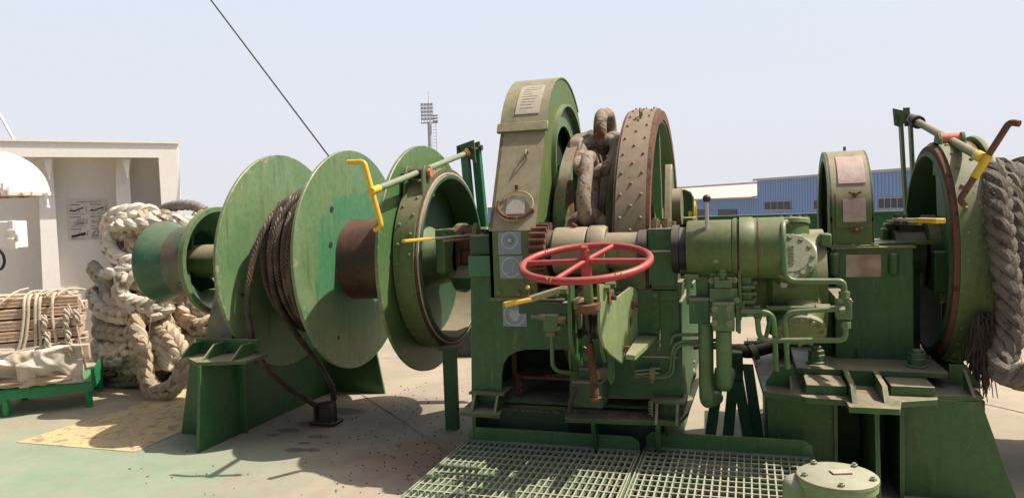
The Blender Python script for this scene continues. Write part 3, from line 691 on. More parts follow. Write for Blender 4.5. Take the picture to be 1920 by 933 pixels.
mk('top_plate', MB().prism([(-3.76, 4.24), (-3.70, 4.14), (-3.52, 4.02), (-3.20, 4.12), (-3.20, 4.36), (-3.49, 4.38), (-3.49, 6.0), (-3.9, 6.0), (-3.9, 4.4)], 'z', .57, .595), 'pedestal', t, bevel=.004)
mk('foot_plate', MB().prism([(-3.84, 4.30), (-3.51, 4.30), (-3.51, 5.8), (-3.84, 5.8)], 'z', .595, .615), 'pedestal', t, bevel=.004)
g = MB()
for x in (-3.72, -3.53, -3.3): g.prism([(4.08, .598), (4.30, .598), (4.30, .68), (4.2, .68)], 'x', x, x + .014)
mk('gusset', g, 'pedestal', t, smooth=0, each=True); mk('back_plate', MB().b2((-3.76, 4.302, .617), (-3.24, 4.32, .70)), 'pedestal', t, smooth=0)
for x, y in ((-3.78, 4.5), (-3.60, 4.5)):
    mk('bolt', MB().cyl((x, y, .6), (x, y, .69), .03, 6).cyl((x, y, .69), (x, y, .74), .019, 10), 'pedestal', t)
mk('bearing', MB().prism([(4.42, .615), (5.58, .615), (5.3, 1.35), (5.15, 1.45), (4.85, 1.45), (4.7, 1.35)], 'x', -3.80, -3.56), 'frame', t, bevel=.01)

# ------------------------------------------------------------------ band brakes (left and right)
def rivets(mb, r, xs, a0, a1, n, R=.012, h=.010, stag=True, cone=False):
    for j, x in enumerate(xs):
        for i in range(n):
            a = math.radians(a0 + (a1 - a0) * (i + (.5 if stag and j % 2 else 0)) / n)
            d = V((0, math.cos(a), math.sin(a))); p = V((x, 5, AXZ)) + d * r; mb.marks.append(len(mb.v))
            if cone: mb.cyl(p, p + d * h, R, 8, R * .35)
            else:
                mb.cyl(p, p + d * h * .6, R, 8, R * .8); mb.cyl(p + d * h * .6, p + d * h, R * .8, 8, R * .3)
t = thing('band_brake', (-2.13, 5, 0), 'riveted olive brake band with a yellow crank on the left drum', 'band brake')
mk('strap', LX([(-2.205, .632), (-2.205, .648), (-2.06, .648), (-2.06, .632)], 120, True), 'strap', t)
mk('lining', LX([(-2.215, .602), (-2.215, .631), (-2.05, .631), (-2.05, .602)], 120, True), 'rust', t)
rv = MB(); rivets(rv, .648, (-2.175, -2.09), 0, 360, 30); mk('rivet', rv, 'strap', t, each='marks')
mk('edge_seam', LX([(-2.056, .606), (-2.056, .618), (-2.040, .618), (-2.040, .606)], 120, True), 'plate', t)
R0 = atx(880, 285, -2.13); R1 = atx(700, 357, -2.13); rd = (R1 - R0).normalized()
mk('rod', MB().cyl(R0, R1, .021, 16), mat('pale rod paint', (.2, .27, .17), .5, dust=.6, patch=(.08, .25, .13), pthr=.6), t)
mk('collar', MB().cyl(R0 + rd * .02, R0 + rd * .1, .038, 8).cyl(R0 + rd * .1, R0 + rd * .13, .03, 16), mat('ochre greased collar', (.2, .12, .04), .5), t)
yc = mk('crank', MB().tube(fillet([at(652, 304, R1.y), at(683, 303, R1.y), at(716, 425, R1.y), at(702, 431, R1.y)], .025, 4), .0155, 12), 'yellow', t)
mk('hub', MB().cyl(R1 - rd * .07, R1 + rd * .03, .024, 16), 'yellow', yc)
cl = atx(784, 325, -2.13)
lug = [(-.10, -.16), (.10, -.16), (.075, .0), (.045, .05), (-.045, .05), (-.075, .0)]
for x in (-2.205, -2.075):
    mk('clevis', MB().prism([(cl.y + a, cl.z + b) for a, b in lug], 'x', x, x + .018), 'strap', t, bevel=.004)
mk('trunnion', MB().cyl((-2.20, cl.y, cl.z), (-2.06, cl.y, cl.z), .036, 16).cyl((-2.225, cl.y, cl.z), (-2.035, cl.y, cl.z), .017, 10), 'grease', t)
mk('clevis_pin', MB().cyl((-2.05, cl.y, cl.z), (-2.03, cl.y, cl.z), .03, 14), 'salmon', t)
pt, pb = R0, at(916, 470, R0.y + .02)
pm = MB()
for k in (-.05, .05):
    a, b = V((R0.x + k, R0.y + .03, R0.z + .02)), V((pb.x + k, R0.y - .05, .4))
    pm.box((a + b) / 2, (.028, .10, (a - b).length), (a - b).to_track_quat('Z', 'Y').to_matrix())
mk('post', pm, 'teal', t, bevel=.003)
q = V((R0.x, R0.y + .02, R0.z))
mk('post_head', MB().prism([(q.x - .09, q.z + .05), (q.x + .06, q.z + .09), (q.x + .07, q.z - .09), (q.x - .02, q.z - .03), (q.x - .09, q.z - .04)], 'y', q.y - .07, q.y - .055).prism([(q.x - .09, q.z + .05), (q.x + .06, q.z + .09), (q.x + .07, q.z - .09), (q.x - .02, q.z - .03), (q.x - .09, q.z - .04)], 'y', q.y + .06, q.y + .075), 'case', t, smooth=0, each=True)
mk('head_bolt', MB().cyl(q + V((.04, -.1, .02)), q + V((.04, .11, .02)), .016, 10).cyl(q + V((.08, -.01, .03)), q + V((.11, -.01, .03)), .022, 8).cyl(q + V((-.06, -.09, .03)), q + V((-.06, .1, .03)), .014, 8), 'grease', t)
# steady under the band
p = at(843, 655, 4.79)
t = mk('band_support', MB().b2((p.x - .045, 4.76, 0), (p.x + .045, 4.82, p.z + .02)).b2((p.x - .07, 4.74, p.z), (p.x + .07, 4.84, p.z + .03)), 'frame', bevel=.003)
tag(t, 'plain dark green upright steadying the left brake band on the deck', 'support')

# clutch inside the left brake drum
t = thing('claw_clutch', (-1.9, 5, .95), 'rusty and green claw clutch on the shaft inside the left brake drum', 'clutch')
mk('sleeve', LX([(-2.02, .02), (-2.02, .16), (-1.93, .16), (-1.93, .13), (-1.80, .13), (-1.80, .19), (-1.72, .19), (-1.72, .15), (-1.45, .15), (-1.45, .02)], 40), 'rust', t)
mk('jaw_plate', LX([(-1.99, .1), (-1.99, .25), (-1.95, .25), (-1.95, .1)], 40, True), 'flange', t)
for k in range(4):
    a = math.radians(40 + k * 90); d_ = V((0, math.cos(a), math.sin(a)))
    j = MB().box((0, 0, 0), (.15, .13, .12)); R = Matrix.Rotation(a, 3, 'X'); j.v = [R @ q + V((-1.9, 5, AXZ)) + d_ * .20 for q in j.v]
    mk('jaw', j, ('teal', 'rust', 'frame', 'coupling')[k], t, bevel=.008)
mk('pad', MB().b2((-2.02, 4.62, 1.12), (-1.95, 4.82, 1.42)), 'flange', t, bevel=.01)
# shift lever with yellow grip
def lever(px0, py0, px1, py1, Y0, Y1, frac, name, label, cat='lever', w_=.03, th=.012):
    a, b = at(px0, py0, Y0), at(px1, py1, Y1)
    tt = thing(name, b, label, cat); R = (b - a).to_track_quat('Y', 'Z').to_matrix(); m_ = a.lerp(b, frac)
    mk('bar', MB().box((m_ + b) / 2, (w_, (b - m_).length, th), R), 'plate', tt, bevel=.003)
    mk('grip', MB().box((a + m_) / 2, (w_ * 1.35, (m_ - a).length, th * 1.5), R), 'yellow', tt, bevel=.004)
    mk('pivot', MB().cyl(m_.lerp(b, .55) - zz * .03, m_.lerp(b, .55) + zz * .03, .012, 10).cyl(m_.lerp(b, .9) - zz * .03, m_.lerp(b, .9) + zz * .03, .016, 10), 'grease', tt, each=True)
    mk('link_bar', MB().box(m_.lerp(b, .55) - zz * .02 + V((.02, 0, 0)), (w_ * .6, (b - m_).length * .8, th), R @ Matrix.Rotation(.07, 3, 'Z')), 'coupling', tt, bevel=.002)
    return tt
lever(756, 452, 915, 437, 3.95, 4.45, .30, 'clutch_lever', 'flat clutch lever with yellow grip in front of the left brake drum')

# ------------------------------------------------------------------ main gear case
GX0, GX1 = -1.405, -1.13
def tangent_profile(p0, p1, c, R, p2, p3, n=28):
    """outline of a case: foot p0, kink p1, arc round c, down to p3"""
    def tang(p, sgn):
        d = V((p[0] - c[0], p[1] - c[1])); L = d.length; a = math.atan2(d.y, d.x); b = math.acos(min(1, R / L)); return a + sgn * b
    a0 = tang(p1, -1); a1 = tang(p2, 1)
    while a1 > a0: a1 -= 2 * PI
    return [p0, p1] + [(c[0] + R * math.cos(a0 + (a1 - a0) * i / n), c[1] + R * math.sin(a0 + (a1 - a0) * i / n)) for i in range(n + 1)] + [p2, p3]
GC, GR = (4.78, 1.83), .54
prof = tangent_profile((3.98, 1.03), (3.98, 1.42), GC, GR, (5.62, 1.4), (5.62, 1.0))
def cum(pr):
    s = [0]
    for i in range(1, len(pr)): s.append(s[-1] + math.dist(pr[i - 1], pr[i]))
    return s
def sub(pr, s0, s1):
    S = cum(pr); out = []
    def P(s):
        for i in range(1, len(pr)):
            if s <= S[i] or i == len(pr) - 1:
                k = (s - S[i - 1]) / (S[i] - S[i - 1]); return (pr[i - 1][0] + (pr[i][0] - pr[i - 1][0]) * k, pr[i - 1][1] + (pr[i][1] - pr[i - 1][1]) * k)
    out.append(P(s0)); out += [pr[i] for i in range(len(pr)) if s0 + 1e-4 < S[i] < s1 - 1e-4]; out.append(P(s1)); return out
def strip(pr, s0, s1, x0, x1, e0, e1):
    """thin sheet lying on a case outline between arc lengths s0..s1"""
    q = sub(pr, s0, s1); nr = []
    for i in range(len(q)):
        a, b = q[max(i - 1, 0)], q[min(i + 1, len(q) - 1)]; d = V((b[0] - a[0], b[1] - a[1])).normalized(); nr.append((-d.y, d.x))
    lo = [(p[0] + n_[0] * e0, p[1] + n_[1] * e0) for p, n_ in zip(q, nr)]; hi = [(p[0] + n_[0] * e1, p[1] + n_[1] * e1) for p, n_ in zip(q, nr)]
    mb = MB(); m = len(q); vs = []
    for L_ in (lo, hi):
        for x in (x0, x1): vs += [V((x, p[0], p[1])) for p in L_]
    fs = []
    A_, B_, C_, D_ = 0, m, 2 * m, 3 * m
    for i in range(m - 1):
        fs += [(A_ + i, A_ + i + 1, B_ + i + 1, B_ + i), (C_ + i, D_ + i, D_ + i + 1, C_ + i + 1), (A_ + i, C_ + i, C_ + i + 1, A_ + i + 1), (B_ + i, B_ + i + 1, D_ + i + 1, D_ + i)]
    fs += [(A_, B_, D_, C_), (A_ + m - 1, C_ + m - 1, D_ + m - 1, B_ + m - 1)]
    return mb.add(vs, fs)
def s_at(pr, px, py, x):
    """arc length of the outline point seen at a height of the photo"""
    S = cum(pr); best = (1e9, 0)
    for k in range(600):
        s = S[-1] * .62 * k / 600; p = sub(pr, s, s + .001)[0]; d = V((x, p[0], p[1])) - CAM
        tt = d.dot(FW); y_ = 466.5 - FPX * d.dot(UP) / tt
        if abs(y_ - py) < best[0]: best = (abs(y_ - py), s)
    return best[1]
gc = thing('gear_case', (-1.25, 4.8, .43), 'tall dusty olive gear case with arched top in the centre of the windlass', 'gear case')
side = [(4.80 + .40 * math.cos(math.radians(a)), 1.80 + .40 * math.sin(math.radians(a))) for a in range(-10, 176, 6)] + [(4.34, 1.42), (4.34, 1.06), (5.3, 1.06), (5.28, 1.5)]
mk('casing', MB().prism([prof, side], 'x', GX1 - .02, GX1), 'case', gc, smooth=25)
mk('casing_front', strip(prof, 0.0, cum(prof)[-1], GX0, GX1 - .02, -.02, 0), 'case', gc, smooth=25)
mk('far_side', MB().prism(prof, 'x', GX0, GX0 + .02), 'case', gc, smooth=25)
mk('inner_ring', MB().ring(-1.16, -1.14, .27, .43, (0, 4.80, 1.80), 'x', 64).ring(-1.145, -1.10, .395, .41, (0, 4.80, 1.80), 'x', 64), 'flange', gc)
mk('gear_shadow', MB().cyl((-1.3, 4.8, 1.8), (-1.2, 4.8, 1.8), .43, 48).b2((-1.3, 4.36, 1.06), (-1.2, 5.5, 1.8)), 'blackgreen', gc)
sk = s_at(prof, 990, 240, -1.25)
mk('joint_band', strip(prof, sk - .03, sk + .03, GX0 - .02, GX1 + .02, .0, .022), 'case', gc, bevel=.004)
mk('upper_hood', strip(prof, sk + .03, cum(prof)[-1] * .62, GX0 - .008, GX1 + .006, .0, .008), 'case', gc, smooth=25)
S0, S1 = s_at(prof, 1000, 214, -1.2), s_at(prof, 1000, 163, -1.2)
mk('name_plate', strip(prof, S0, S1, -1.325, -1.175, .009, .013), 'plate', gc)
tl = MB()
rr = random.Random(2)
for i in range(9):
    s_ = S1 - .03 - (S1 - S0 - .05) * i / 9; w_ = rr.uniform(.05, .11)
    tl.joined(strip(prof, s_, s_ + .004, -1.30, -1.30 + w_, .0125, .0145))
mk('faint_print', tl, mat('faint raised print', (.38, .34, .25), .6), gc, smooth=0)
S0, S1 = s_at(prof, 966, 401, -1.25), s_at(prof, 966, 369, -1.25)
mk('label_plate', strip(prof, S0, S1, -1.315, -1.205, .001, .005), mat('bleached grey label', (.40, .36, .30), .5, var=(.33, .31, .28), varscale=20), gc)
Sm = (S0 + S1) / 2; pm_ = sub(prof, Sm, Sm + .01); tdir = V((0, pm_[1][0] - pm_[0][0], pm_[1][1] - pm_[0][1])).normalized(); ndir = V((0, -tdir.z, tdir.y)); c0 = V((-1.26, pm_[0][0], pm_[0][1])) + ndir * .012
ringp = [c0 + V((1, 0, 0)) * math.cos(a) * .105 + tdir * math.sin(a) * .085 for a in [2 * PI * k / 40 for k in range(40)]]
mk('hatch_ring', MB().tube(ringp, .005, 6, closed=True), mat('thin yellowed wire', (.38, .33, .17), .6), gc)
mk('hatch_edge', MB().tube(ringp[18:38], .010, 6), 'rust', gc)
mk('wing_nut', MB().box(c0 + tdir * .105 + ndir * .01, (.02, .02, .03)).box(c0 - tdir * .09 + ndir * .012, (.05, .02, .018)).box(c0 + V((.1, 0, -.04)) + ndir * .01, (.03, .02, .025)), 'rust', gc, bevel=.004)
Se = s_at(prof, 980, 285, -1.2); pe = sub(prof, Se, Se + .01)[0]; pe = V((-1.225, pe[0], pe[1]))
mk('lifting_eye', MB().tube([pe, pe + ndir * .03, pe + ndir * .035 - tdir * .03, pe - tdir * .05 + ndir * .004], .006, 8).box(pe + ndir * .005, (.02, .02, .01)), 'case', gc)
mk('cover_bolt', MB().bolt((GX0 + .05, 3.98, 1.07), (0, -1, 0), .014, .01).bolt((GX1 - .04, 3.98, 1.07), (0, -1, 0), .014, .01).bolt((-1.24, 3.98, 1.065), (0, -1, 0), .014, .01), 'case', gc, each='marks')
mk('lower_edge', MB().b2((GX0 - .005, 3.968, 1.025), (GX1 + .005, 3.98, 1.04)), 'case', gc)
# stickers on the vertical front: gloved hand signs
def sticker(x0, y0, x1, y1, Y, kind, parent, name='warning_sticker'):
    a, b = at(x0, y1, Y), at(x1, y0, Y); X0, X1, Z0, Z1 = a.x, b.x, a.z, b.z; w_, h_ = X1 - X0, Z1 - Z0; cx, cz = (X0 + X1) / 2, (Z0 + Z1) / 2
    s_ = mk(name, MB().b2((X0, Y - .004, Z0), (X1, Y - .001, Z1)), 'sticker', parent, smooth=0)
    mb = MB()
    if kind == 0: mb.ring(-.0065, -.0045, .30 * w_, .36 * w_, (cx, Y, cz + h_ * .12), 'y', 32)
    if kind == 1: mb.ring(-.0065, -.0045, .36 * w_, .42 * w_, (cx, Y, cz), 'y', 32)
    if kind == 2: mb.ring(-.0065, -.0045, .40 * w_, .46 * w_, (cx, Y, cz), 'y', 32)
    mk('circle', mb, 'stickerl', s_, smooth=0)
    d_ = MB()
    if kind == 0:
        d_.cyl((cx, Y - .005, cz + h_ * .12), (cx, Y - .007, cz + h_ * .12), .17 * w_, 16)
        mk('figure', d_, 'stickerd', s_, smooth=0)
        mk('face', MB().cyl((cx, Y - .007, cz + h_ * .13), (cx, Y - .0085, cz + h_ * .13), .09 * w_, 12), 'stickerl', s_, smooth=0)
    if kind == 1:
        d_.box((cx - .2 * w_, Y - .006, cz - .25 * h_), (.25 * w_, .003, .02 * h_ * 3)).box((cx + .1 * w_, Y - .006, cz), (.03 * w_, .003, .45 * h_), Matrix.Rotation(.3, 3, 'Y')); mk('figure', d_, 'stickerl', s_, smooth=0)
    if kind == 2:
        d_.prism([(cx - .22 * w_, cz + .2 * h_), (cx + .22 * w_, cz + .2 * h_), (cx + .24 * w_, cz), (cx + .1 * w_, cz - .27 * h_), (cx - .1 * w_, cz - .27 * h_), (cx - .24 * w_, cz)], 'y', Y - .007, Y - .0045); mk('figure', d_, 'stickerl', s_, smooth=0)
sticker(935, 434, 977, 477, 3.98, 0, gc); sticker(938, 479, 980, 522, 3.98, 1, gc)

# ------------------------------------------------------------------ chain wheel (gypsy), chain and its brake wheel
t = thing('chain_lifter', (-.85, 5, .4), 'chipped green and brown chain wheel between gear case and riveted brake wheel', 'chain wheel')
cw = MB().lathe([(-1.10, .05), (-1.10, .80), (-1.08, .83), (-1.01, .83), (-.98, .70), (-.95, .60), (-.83, .60), (-.80, .70), (-.765, .82), (-.73, .82), (-.73, .05)], (0, 5, AXZ), 'x', 90)
for i, q in enumerate(cw.v):
    r_ = math.hypot(q.y - 5, q.z - AXZ)
    if r_ > .55:
        a = math.atan2(q.z - AXZ, q.y - 5); e = 1 + .05 * max(0, math.sin(a * 5 + .8)) * (1 if -1.05 < q.x < -.75 else 0) + .012 * noise.noise(V((a * 4, q.x * 12, 0)))
        q.y = 5 + (q.y - 5) * e; q.z = AXZ + (q.z - AXZ) * e
mk('wheel', cw, 'gypsy', t, smooth=35)
for k in range(5):
    a = 2 * PI * k / 5 + 2.35 - .3; R = Matrix.Rotation(a, 3, 'X')
    for x0, x1 in ((-1.07, -.985), (-.80, -.745)):
        j = MB().prism([(.62, -.13), (.84, -.08), (.86, .0), (.80, .09), (.62, .14)], 'x', x0, x1); j.v = [R @ q + V((0, 5, AXZ)) for q in j.v]
        mk('whelp', j, 'gypsy', t, bevel=.015)
t = thing('anchor_chain', (-.86, 4.5, 1.2), 'heavy rust and dust coloured anchor chain lying over the chain wheel', 'anchor chain')
def link(c, along, wide, L=.475, W=.305, r=.042):
    a = V(along).normalized(); w_ = V(wide); w_ = (w_ - a * w_.dot(a)).normalized(); h = L / 2 - W / 2; rr_ = W / 2 - r; pts = []
    for i in range(13): q = PI * i / 12; pts.append(V(c) + a * (h + rr_ * math.sin(q) * 1.05) + w_ * rr_ * math.cos(q))
    for i in range(13): q = PI + PI * i / 12; pts.append(V(c) + a * (-h + rr_ * math.sin(q) * 1.05) + w_ * rr_ * math.cos(q))
    pts = resample(pts, .022, True)
    return MB().tube(pts, lambda i: r * (1 + .05 * noise.noise(V((i * .5, c[0] * 9, c[2] * 7)))), 14, closed=True)
RC = .775; CH0 = 148.0
an = 47.0; ks = 0
for k in range(9):
    a = math.radians(CH0 - (k - 3) * 25.4); d_ = V((0, math.cos(a), math.sin(a))); tg_ = V((0, -math.sin(a), math.cos(a)))
    rc_ = RC if k % 2 == 0 else RC + .06
    mk('link', link(V((-.885 , 5, AXZ)) + d_ * rc_, tg_, V((1, 0, 0)) if k % 2 == 0 else d_), 'chain', t)
t = thing('riveted_chain_brake', (-.61, 5, .25), 'large riveted brown brake wheel right of the anchor chain', 'brake wheel')
mk('band', LX([(-.70, .925), (-.70, .962), (-.535, .962), (-.535, .925)], 128, True), 'wheelband', t)
mk('rim', LX([(-.715, .90), (-.715, .955), (-.701, .955), (-.701, .90)], 128, True), 'rust', t)
mk('rim', LX([(-.534, .885), (-.534, .945), (-.512, .945), (-.512, .885)], 128, True), 'rust', t)
rv = MB(); rivets(rv, .962, (-.675, -.617, -.56), 0, 360, 44, .0105, .011, cone=True); mk('rivet', rv, 'wheelband', t, each='marks')
mk('drum', LX([(-.70, .04), (-.70, .90), (-.52, .90), (-.52, .87), (-.66, .86), (-.66, .04)], 96), 'flange', t)
sp = MB()
for k in range(6):
    a = k * PI / 3 + .9; R = Matrix.Rotation(a, 3, 'X'); n0 = len(sp.v)
    sp.prism([(-.655, .12), (-.655, .86), (-.56, .86), (-.54, .12)], 'y', -.02, .02)
    for i in range(n0, len(sp.v)): sp.v[i] = R @ sp.v[i] + V((0, 5, AXZ))
mk('spoke', sp, 'flange', t, smooth=0, each=True)
mk('shaft', LX([(-.66, .02), (-.66, .2), (-.5, .2), (-.5, .14), (-.3, .14), (-.3, .02)], 40), 'coupling', t)
mk('top_eye', MB().tube([(-.61, 4.62, 2.085), (-.61, 4.60, 2.115), (-.61, 4.57, 2.12), (-.61, 4.56, 2.10), (-.61, 4.575, 2.065)], .008, 6), 'wheelband', t)

# ------------------------------------------------------------------ main frame of the windlass
FY = 4.05
def A2(px, py, Y=FY): p = at(px, py, Y); return (p.x, p.z)
t = thing('anchor_windlass', (-.95, 4.6, 0), 'large dark green welded frame carrying the windlass, with an arched opening and blue grey stickers', 'machine frame')
loop = [A2(882, 481), A2(934, 480), A2(934, 548), A2(1272, 545), A2(1275, 640), A2(1283, 748), A2(1200, 748), A2(1068, 744), A2(1068, 655), A2(985, 655), A2(968, 659), A2(953, 668), A2(944, 682), A2(941, 700), A2(940, 750), A2(884, 750)]
mk('front_plate', MB().prism(loop, 'y', FY, FY + .03), 'frame', t, bevel=.003)
xa, xb = A2(884, 600)[0], A2(1279, 700)[0]
ztop = A2(900, 480)[1]
mk('side_plate', MB().b2((xa, FY + .031, .40), (xa + .03, 5.8, 1.0)), 'frame', t, smooth=0)
mk('side_plate', MB().b2((xb - .03, FY + .031, .40), (xb, 5.8, 1.0)), 'frame', t, smooth=0)
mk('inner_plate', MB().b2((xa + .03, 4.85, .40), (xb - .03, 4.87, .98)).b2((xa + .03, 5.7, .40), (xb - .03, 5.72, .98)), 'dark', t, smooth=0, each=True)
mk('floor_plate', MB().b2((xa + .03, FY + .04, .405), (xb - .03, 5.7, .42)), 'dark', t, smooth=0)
mk('case_filler', MB().pxb(929, 432, 944, 548, 4.065, .02), 'frame', t, smooth=0)
mk('top_flange', MB().b2((A2(1005, 545)[0], FY - .01, A2(1010, 545)[1] - .0), (A2(1272, 545)[0], FY + .12, A2(1010, 545)[1] + .012)), 'frame', t, bevel=.003)
mk('cavity_sheet', MB().pxb(1005, 490, 1220, 545, 4.32, .02), 'dark', t, smooth=0)  # dark sheet added in place of the shaded cavity below the shaft
sticker(944, 567, 987, 611, FY, 2, t)
# bolted cover panel
mk('cover_panel', MB().pxb(1196, 545, 1236, 626, FY - .022, .018), 'frame', t, bevel=.004)
cb = MB()
for py in (552, 568, 583, 609): cb.bolt(at(1229, py, FY - .022), (0, -1, 0), .015 if py != 568 else .009, .014)
for py in (640, 652): cb.bolt(at(1236, py, FY), (0, -1, 0), .014, .014)
mk('cover_bolt', cb, 'frame', t, each='marks')
mk('stiffening_strip', MB().pxb(1236, 618, 1239, 655, FY - .012, .01).pxb(1205, 668, 1273, 670, FY - .006, .005), 'plate', t, smooth=0)
# left bearing of the frame
b_ = MB().pxb(878, 480, 921, 518, FY - .03, .028); mk('bearing_foot', b_, 'teal', t, bevel=.004)
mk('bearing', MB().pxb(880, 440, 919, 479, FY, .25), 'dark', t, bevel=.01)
mk('bearing_bolt', MB().cyl(at(893, 440, FY + .1), at(893, 425, FY + .1), .028, 6).cyl(at(893, 425, FY + .1), at(893, 418, FY + .1), .017, 8), 'case', t)
mk('bearing_bolt', MB().cyl(at(912, 440, FY + .1), at(912, 430, FY + .1), .02, 6), 'dark', t)
# right bearing housing
hx = MB().pxb(1214, 428, 1262, 470, FY - .05, .3); mk('bearing_cap', hx, 'frame', t, bevel=.004)
mk('bearing_body', MB().pxb(1216, 472, 1265, 533, FY - .05, .34), 'frame', t, bevel=.004)
mk('bearing_seam', MB().pxb(1213, 469, 1264, 472, FY - .055, .3), 'plate', t, smooth=0)
mk('column', MB().pxb(1222, 533, 1275, 560, FY - .01, .3), 'frame', t, smooth=0)
for px in (1229, 1250):
    mk('bearing_bolt', MB().cyl(at(px, 428, FY + .02), at(px, 413, FY + .02), .028, 6).cyl(at(px, 413, FY + .02), at(px, 409, FY + .02), .016, 8), 'coupling', t)
mk('bearing_bolt', MB().cyl(at(1262, 428, FY + .15), at(1262, 415, FY + .15), .02, 6), 'coupling', t)
# things seen inside the arched opening
p = A2(966, 655, 4.3); q = A2(966, 705, 4.3)
o = MB().pxb(960, 650, 968, 706, 4.25, .02); mk('hanging_strip', o, 'rust', t, smooth=0)
mk('drip_tray', MB().pxb(968, 706, 1088, 711, 4.22, .22), 'rust', t, smooth=0)
mk('tray_grit', MB().joined((lambda m_: [m_.ball(at(random.uniform(985, 1085), 704, 4.25), random.uniform(.006, .016), 6) for _ in range(26)] and m_)(MB())), 'debris', t)['kind'] = 'stuff'
o = MB()
for k in range(6):
    a = at(970 + (k % 2) * 3, 702 + k * 6, 4.18); o.tube([a + V((.012 * math.cos(q_), 0, .014 * math.sin(q_))) if k % 2 else a + V((0, .012 * math.cos(q_), .014 * math.sin(q_))) for q_ in [2 * PI * i / 10 for i in range(10)]], .0045, 5, closed=True)
mk('rusty_chain', o, 'rust', t)
# foundation below the frame
zf = A2(900, 776, 3.95)[1]
def zp(lst, z): return [(atz(px, py, z).x, atz(px, py, z).y) for px, py in lst]
t = thing('windlass_foundation', (-.95, 4.6, 0), 'dark green foundation with stepped bed plate under the windlass frame', 'foundation')
fr_ = zp([(860, 771), (937, 776), (950, 757), (1060, 762), (1060, 783), (1272, 790), (1290, 772)], .385)
mk('bed_plate', MB().prism(fr_ + [(xb + .05, 5.8), (xa - .15, 5.8)], 'z', .36, .385), 'pedestal', t, smooth=0, bevel=.003)
mk('web', MB().b2((xa + .02, 4.12, 0), (xb - .1, 4.14, .36)), 'dark', t, smooth=0)
mk('end_plate', MB().b2((xa + .0, 4.0, 0), (xa + .02, 5.7, .36)), 'frame', t, smooth=0)
mk('end_plate', MB().prism([(4.0, .36), (5.7, .36), (5.7, 0), (4.25, 0)], 'x', xb - .1, xb - .08), 'frame', t, smooth=0)
for px in (1113, 1232):
    x = at(px, 800, 3.98).x; mk('rib', MB().prism([(3.90, .36), (4.12, .36), (4.12, 0), (4.05, 0)], 'x', x, x + .02), 'frame', t, smooth=0)
hole = at(1090, 793, 4.115); mk('access_hole', MB().cyl(hole, hole + V((0, .02, 0)), .085, 24), 'blackgreen', t)
def foot(px0, px1, pyt, pyb, Y, name='foot_bracket'):
    a, b = at(px0, pyb, Y), at(px1, pyt, Y); z0, z1 = .386, .386 + (b.z - a.z)
    f = MB().b2((a.x + .03, Y + .09, z0), (b.x - .03, Y + .12, z1)).b2((a.x, Y + .02, z1), (b.x, Y + .2, z1 + .012))
    mk(name, f, 'frame', t, smooth=0)
    for x in (a.x + .03, b.x - .045): mk('gusset', MB().prism([(Y - .04, z0), (Y + .09, z0), (Y + .09, z1), (Y + .02, z1)], 'x', x, x + .014), 'frame', t, smooth=0)
foot(877, 942, 733, 756, 3.98); foot(1218, 1283, 745, 775, 3.92)
gl = MB()
for _ in range(90):
    p = V((random.uniform(xa + .2, xb - .1), random.uniform(3.99, 4.04), .39)); gl.box(p, (.012, .008, .008), Matrix.Rotation(random.random() * 3, 3, 'Z'))
mk('grit', gl, 'debris', t, smooth=0)['kind'] = 'stuff'

# ------------------------------------------------------------------ drive shaft line in front of the chain wheel
SY, SZ = 4.05, 1.295
def SX(px): return at(px, 465, SY).x
def LS(pr, n=48, closed=False): return MB().lathe([(SX(p), r) for p, r in pr], (0, SY, SZ), 'x', n, closed)
t = thing('pinion_shaft', (SX(1150), SY, .9), 'dusty green and rust pinion shaft with couplings behind the red handwheel', 'shaft')
gearp = MB(); n0 = 24
gpr = []
for i in range(n0 * 4):
    a = 2 * PI * i / (n0 * 4); r_ = .165 if i % 4 in (0, 1) else .135; gpr.append((SY + r_ * math.cos(a), SZ + r_ * math.sin(a)))
gearp.prism(gpr, 'x', SX(1004), SX(1033)); mk('pinion', gearp, 'rust', t, smooth=0)
mk('sleeve', LS([(1030, .02), (1030, .12), (1043, .12), (1043, .02)]), 'black', t)
mk('coupling', LS([(1043, .02), (1043, .128), (1045, .134), (1100, .134), (1104, .128), (1104, .02)]), 'coupling', t)
mk('collar', LS([(1107, .02), (1107, .135), (1110, .14), (1134, .14), (1140, .13), (1140, .02)]), 'coupling', t)
mk('shaft', LS([(1138, .02), (1138, .098), (1205, .098), (1205, .02)]), 'coupling', t)
mk('seal', LS([(1200, .02), (1200, .11), (1216, .11), (1216, .02)]), 'black', t)
p = at(1078, 424, SY); mk('grease_cap', MB().box(p + V((0, -.02, .004)), (.03, .025, .02), Matrix.Rotation(.5, 3, 'Y')), 'rust', t, bevel=.004)

# ------------------------------------------------------------------ hydraulic motor to the right of the frame
t = thing('hydraulic_motor', (.05, 4.2, .6), 'olive green hydraulic motor with bolted round covers between frame and gear box', 'motor')
mk('shaft_sleeve', LS([(1262, .02), (1262, .13), (1275, .13), (1276, .118), (1301, .112), (1303, .02)]), 'black', t)
mk('cylinder', LS([(1290, .02), (1290, .148), (1293, .152), (1372, .152), (1372, .146), (1374, .155), (1380, .160), (1382, .16), (1382, .145), (1387, .145), (1387, .163), (1410, .163), (1414, .157), (1419, .158), (1419, .02)]), 'motor', t)
mk('neck', LS([(1417, .05), (1417, .158), (1470, .158), (1470, .05)]), 'motor', t)
mk('neck_seam', LS([(1420, .156), (1420, .161), (1422, .161), (1422, .156)], closed=True).joined(LS([(1383, .145), (1383, .15), (1386, .15), (1386, .145)], closed=True)), 'rust', t)
MC = V((0, 4.33, 1.10))
mk('second_cylinder', MB().cyl((SX(1395), 4.25, 1.08), (SX(1450), 4.25, 1.08), .14, 40), 'motor', t)
X0, X1 = SX(1437), SX(1535)
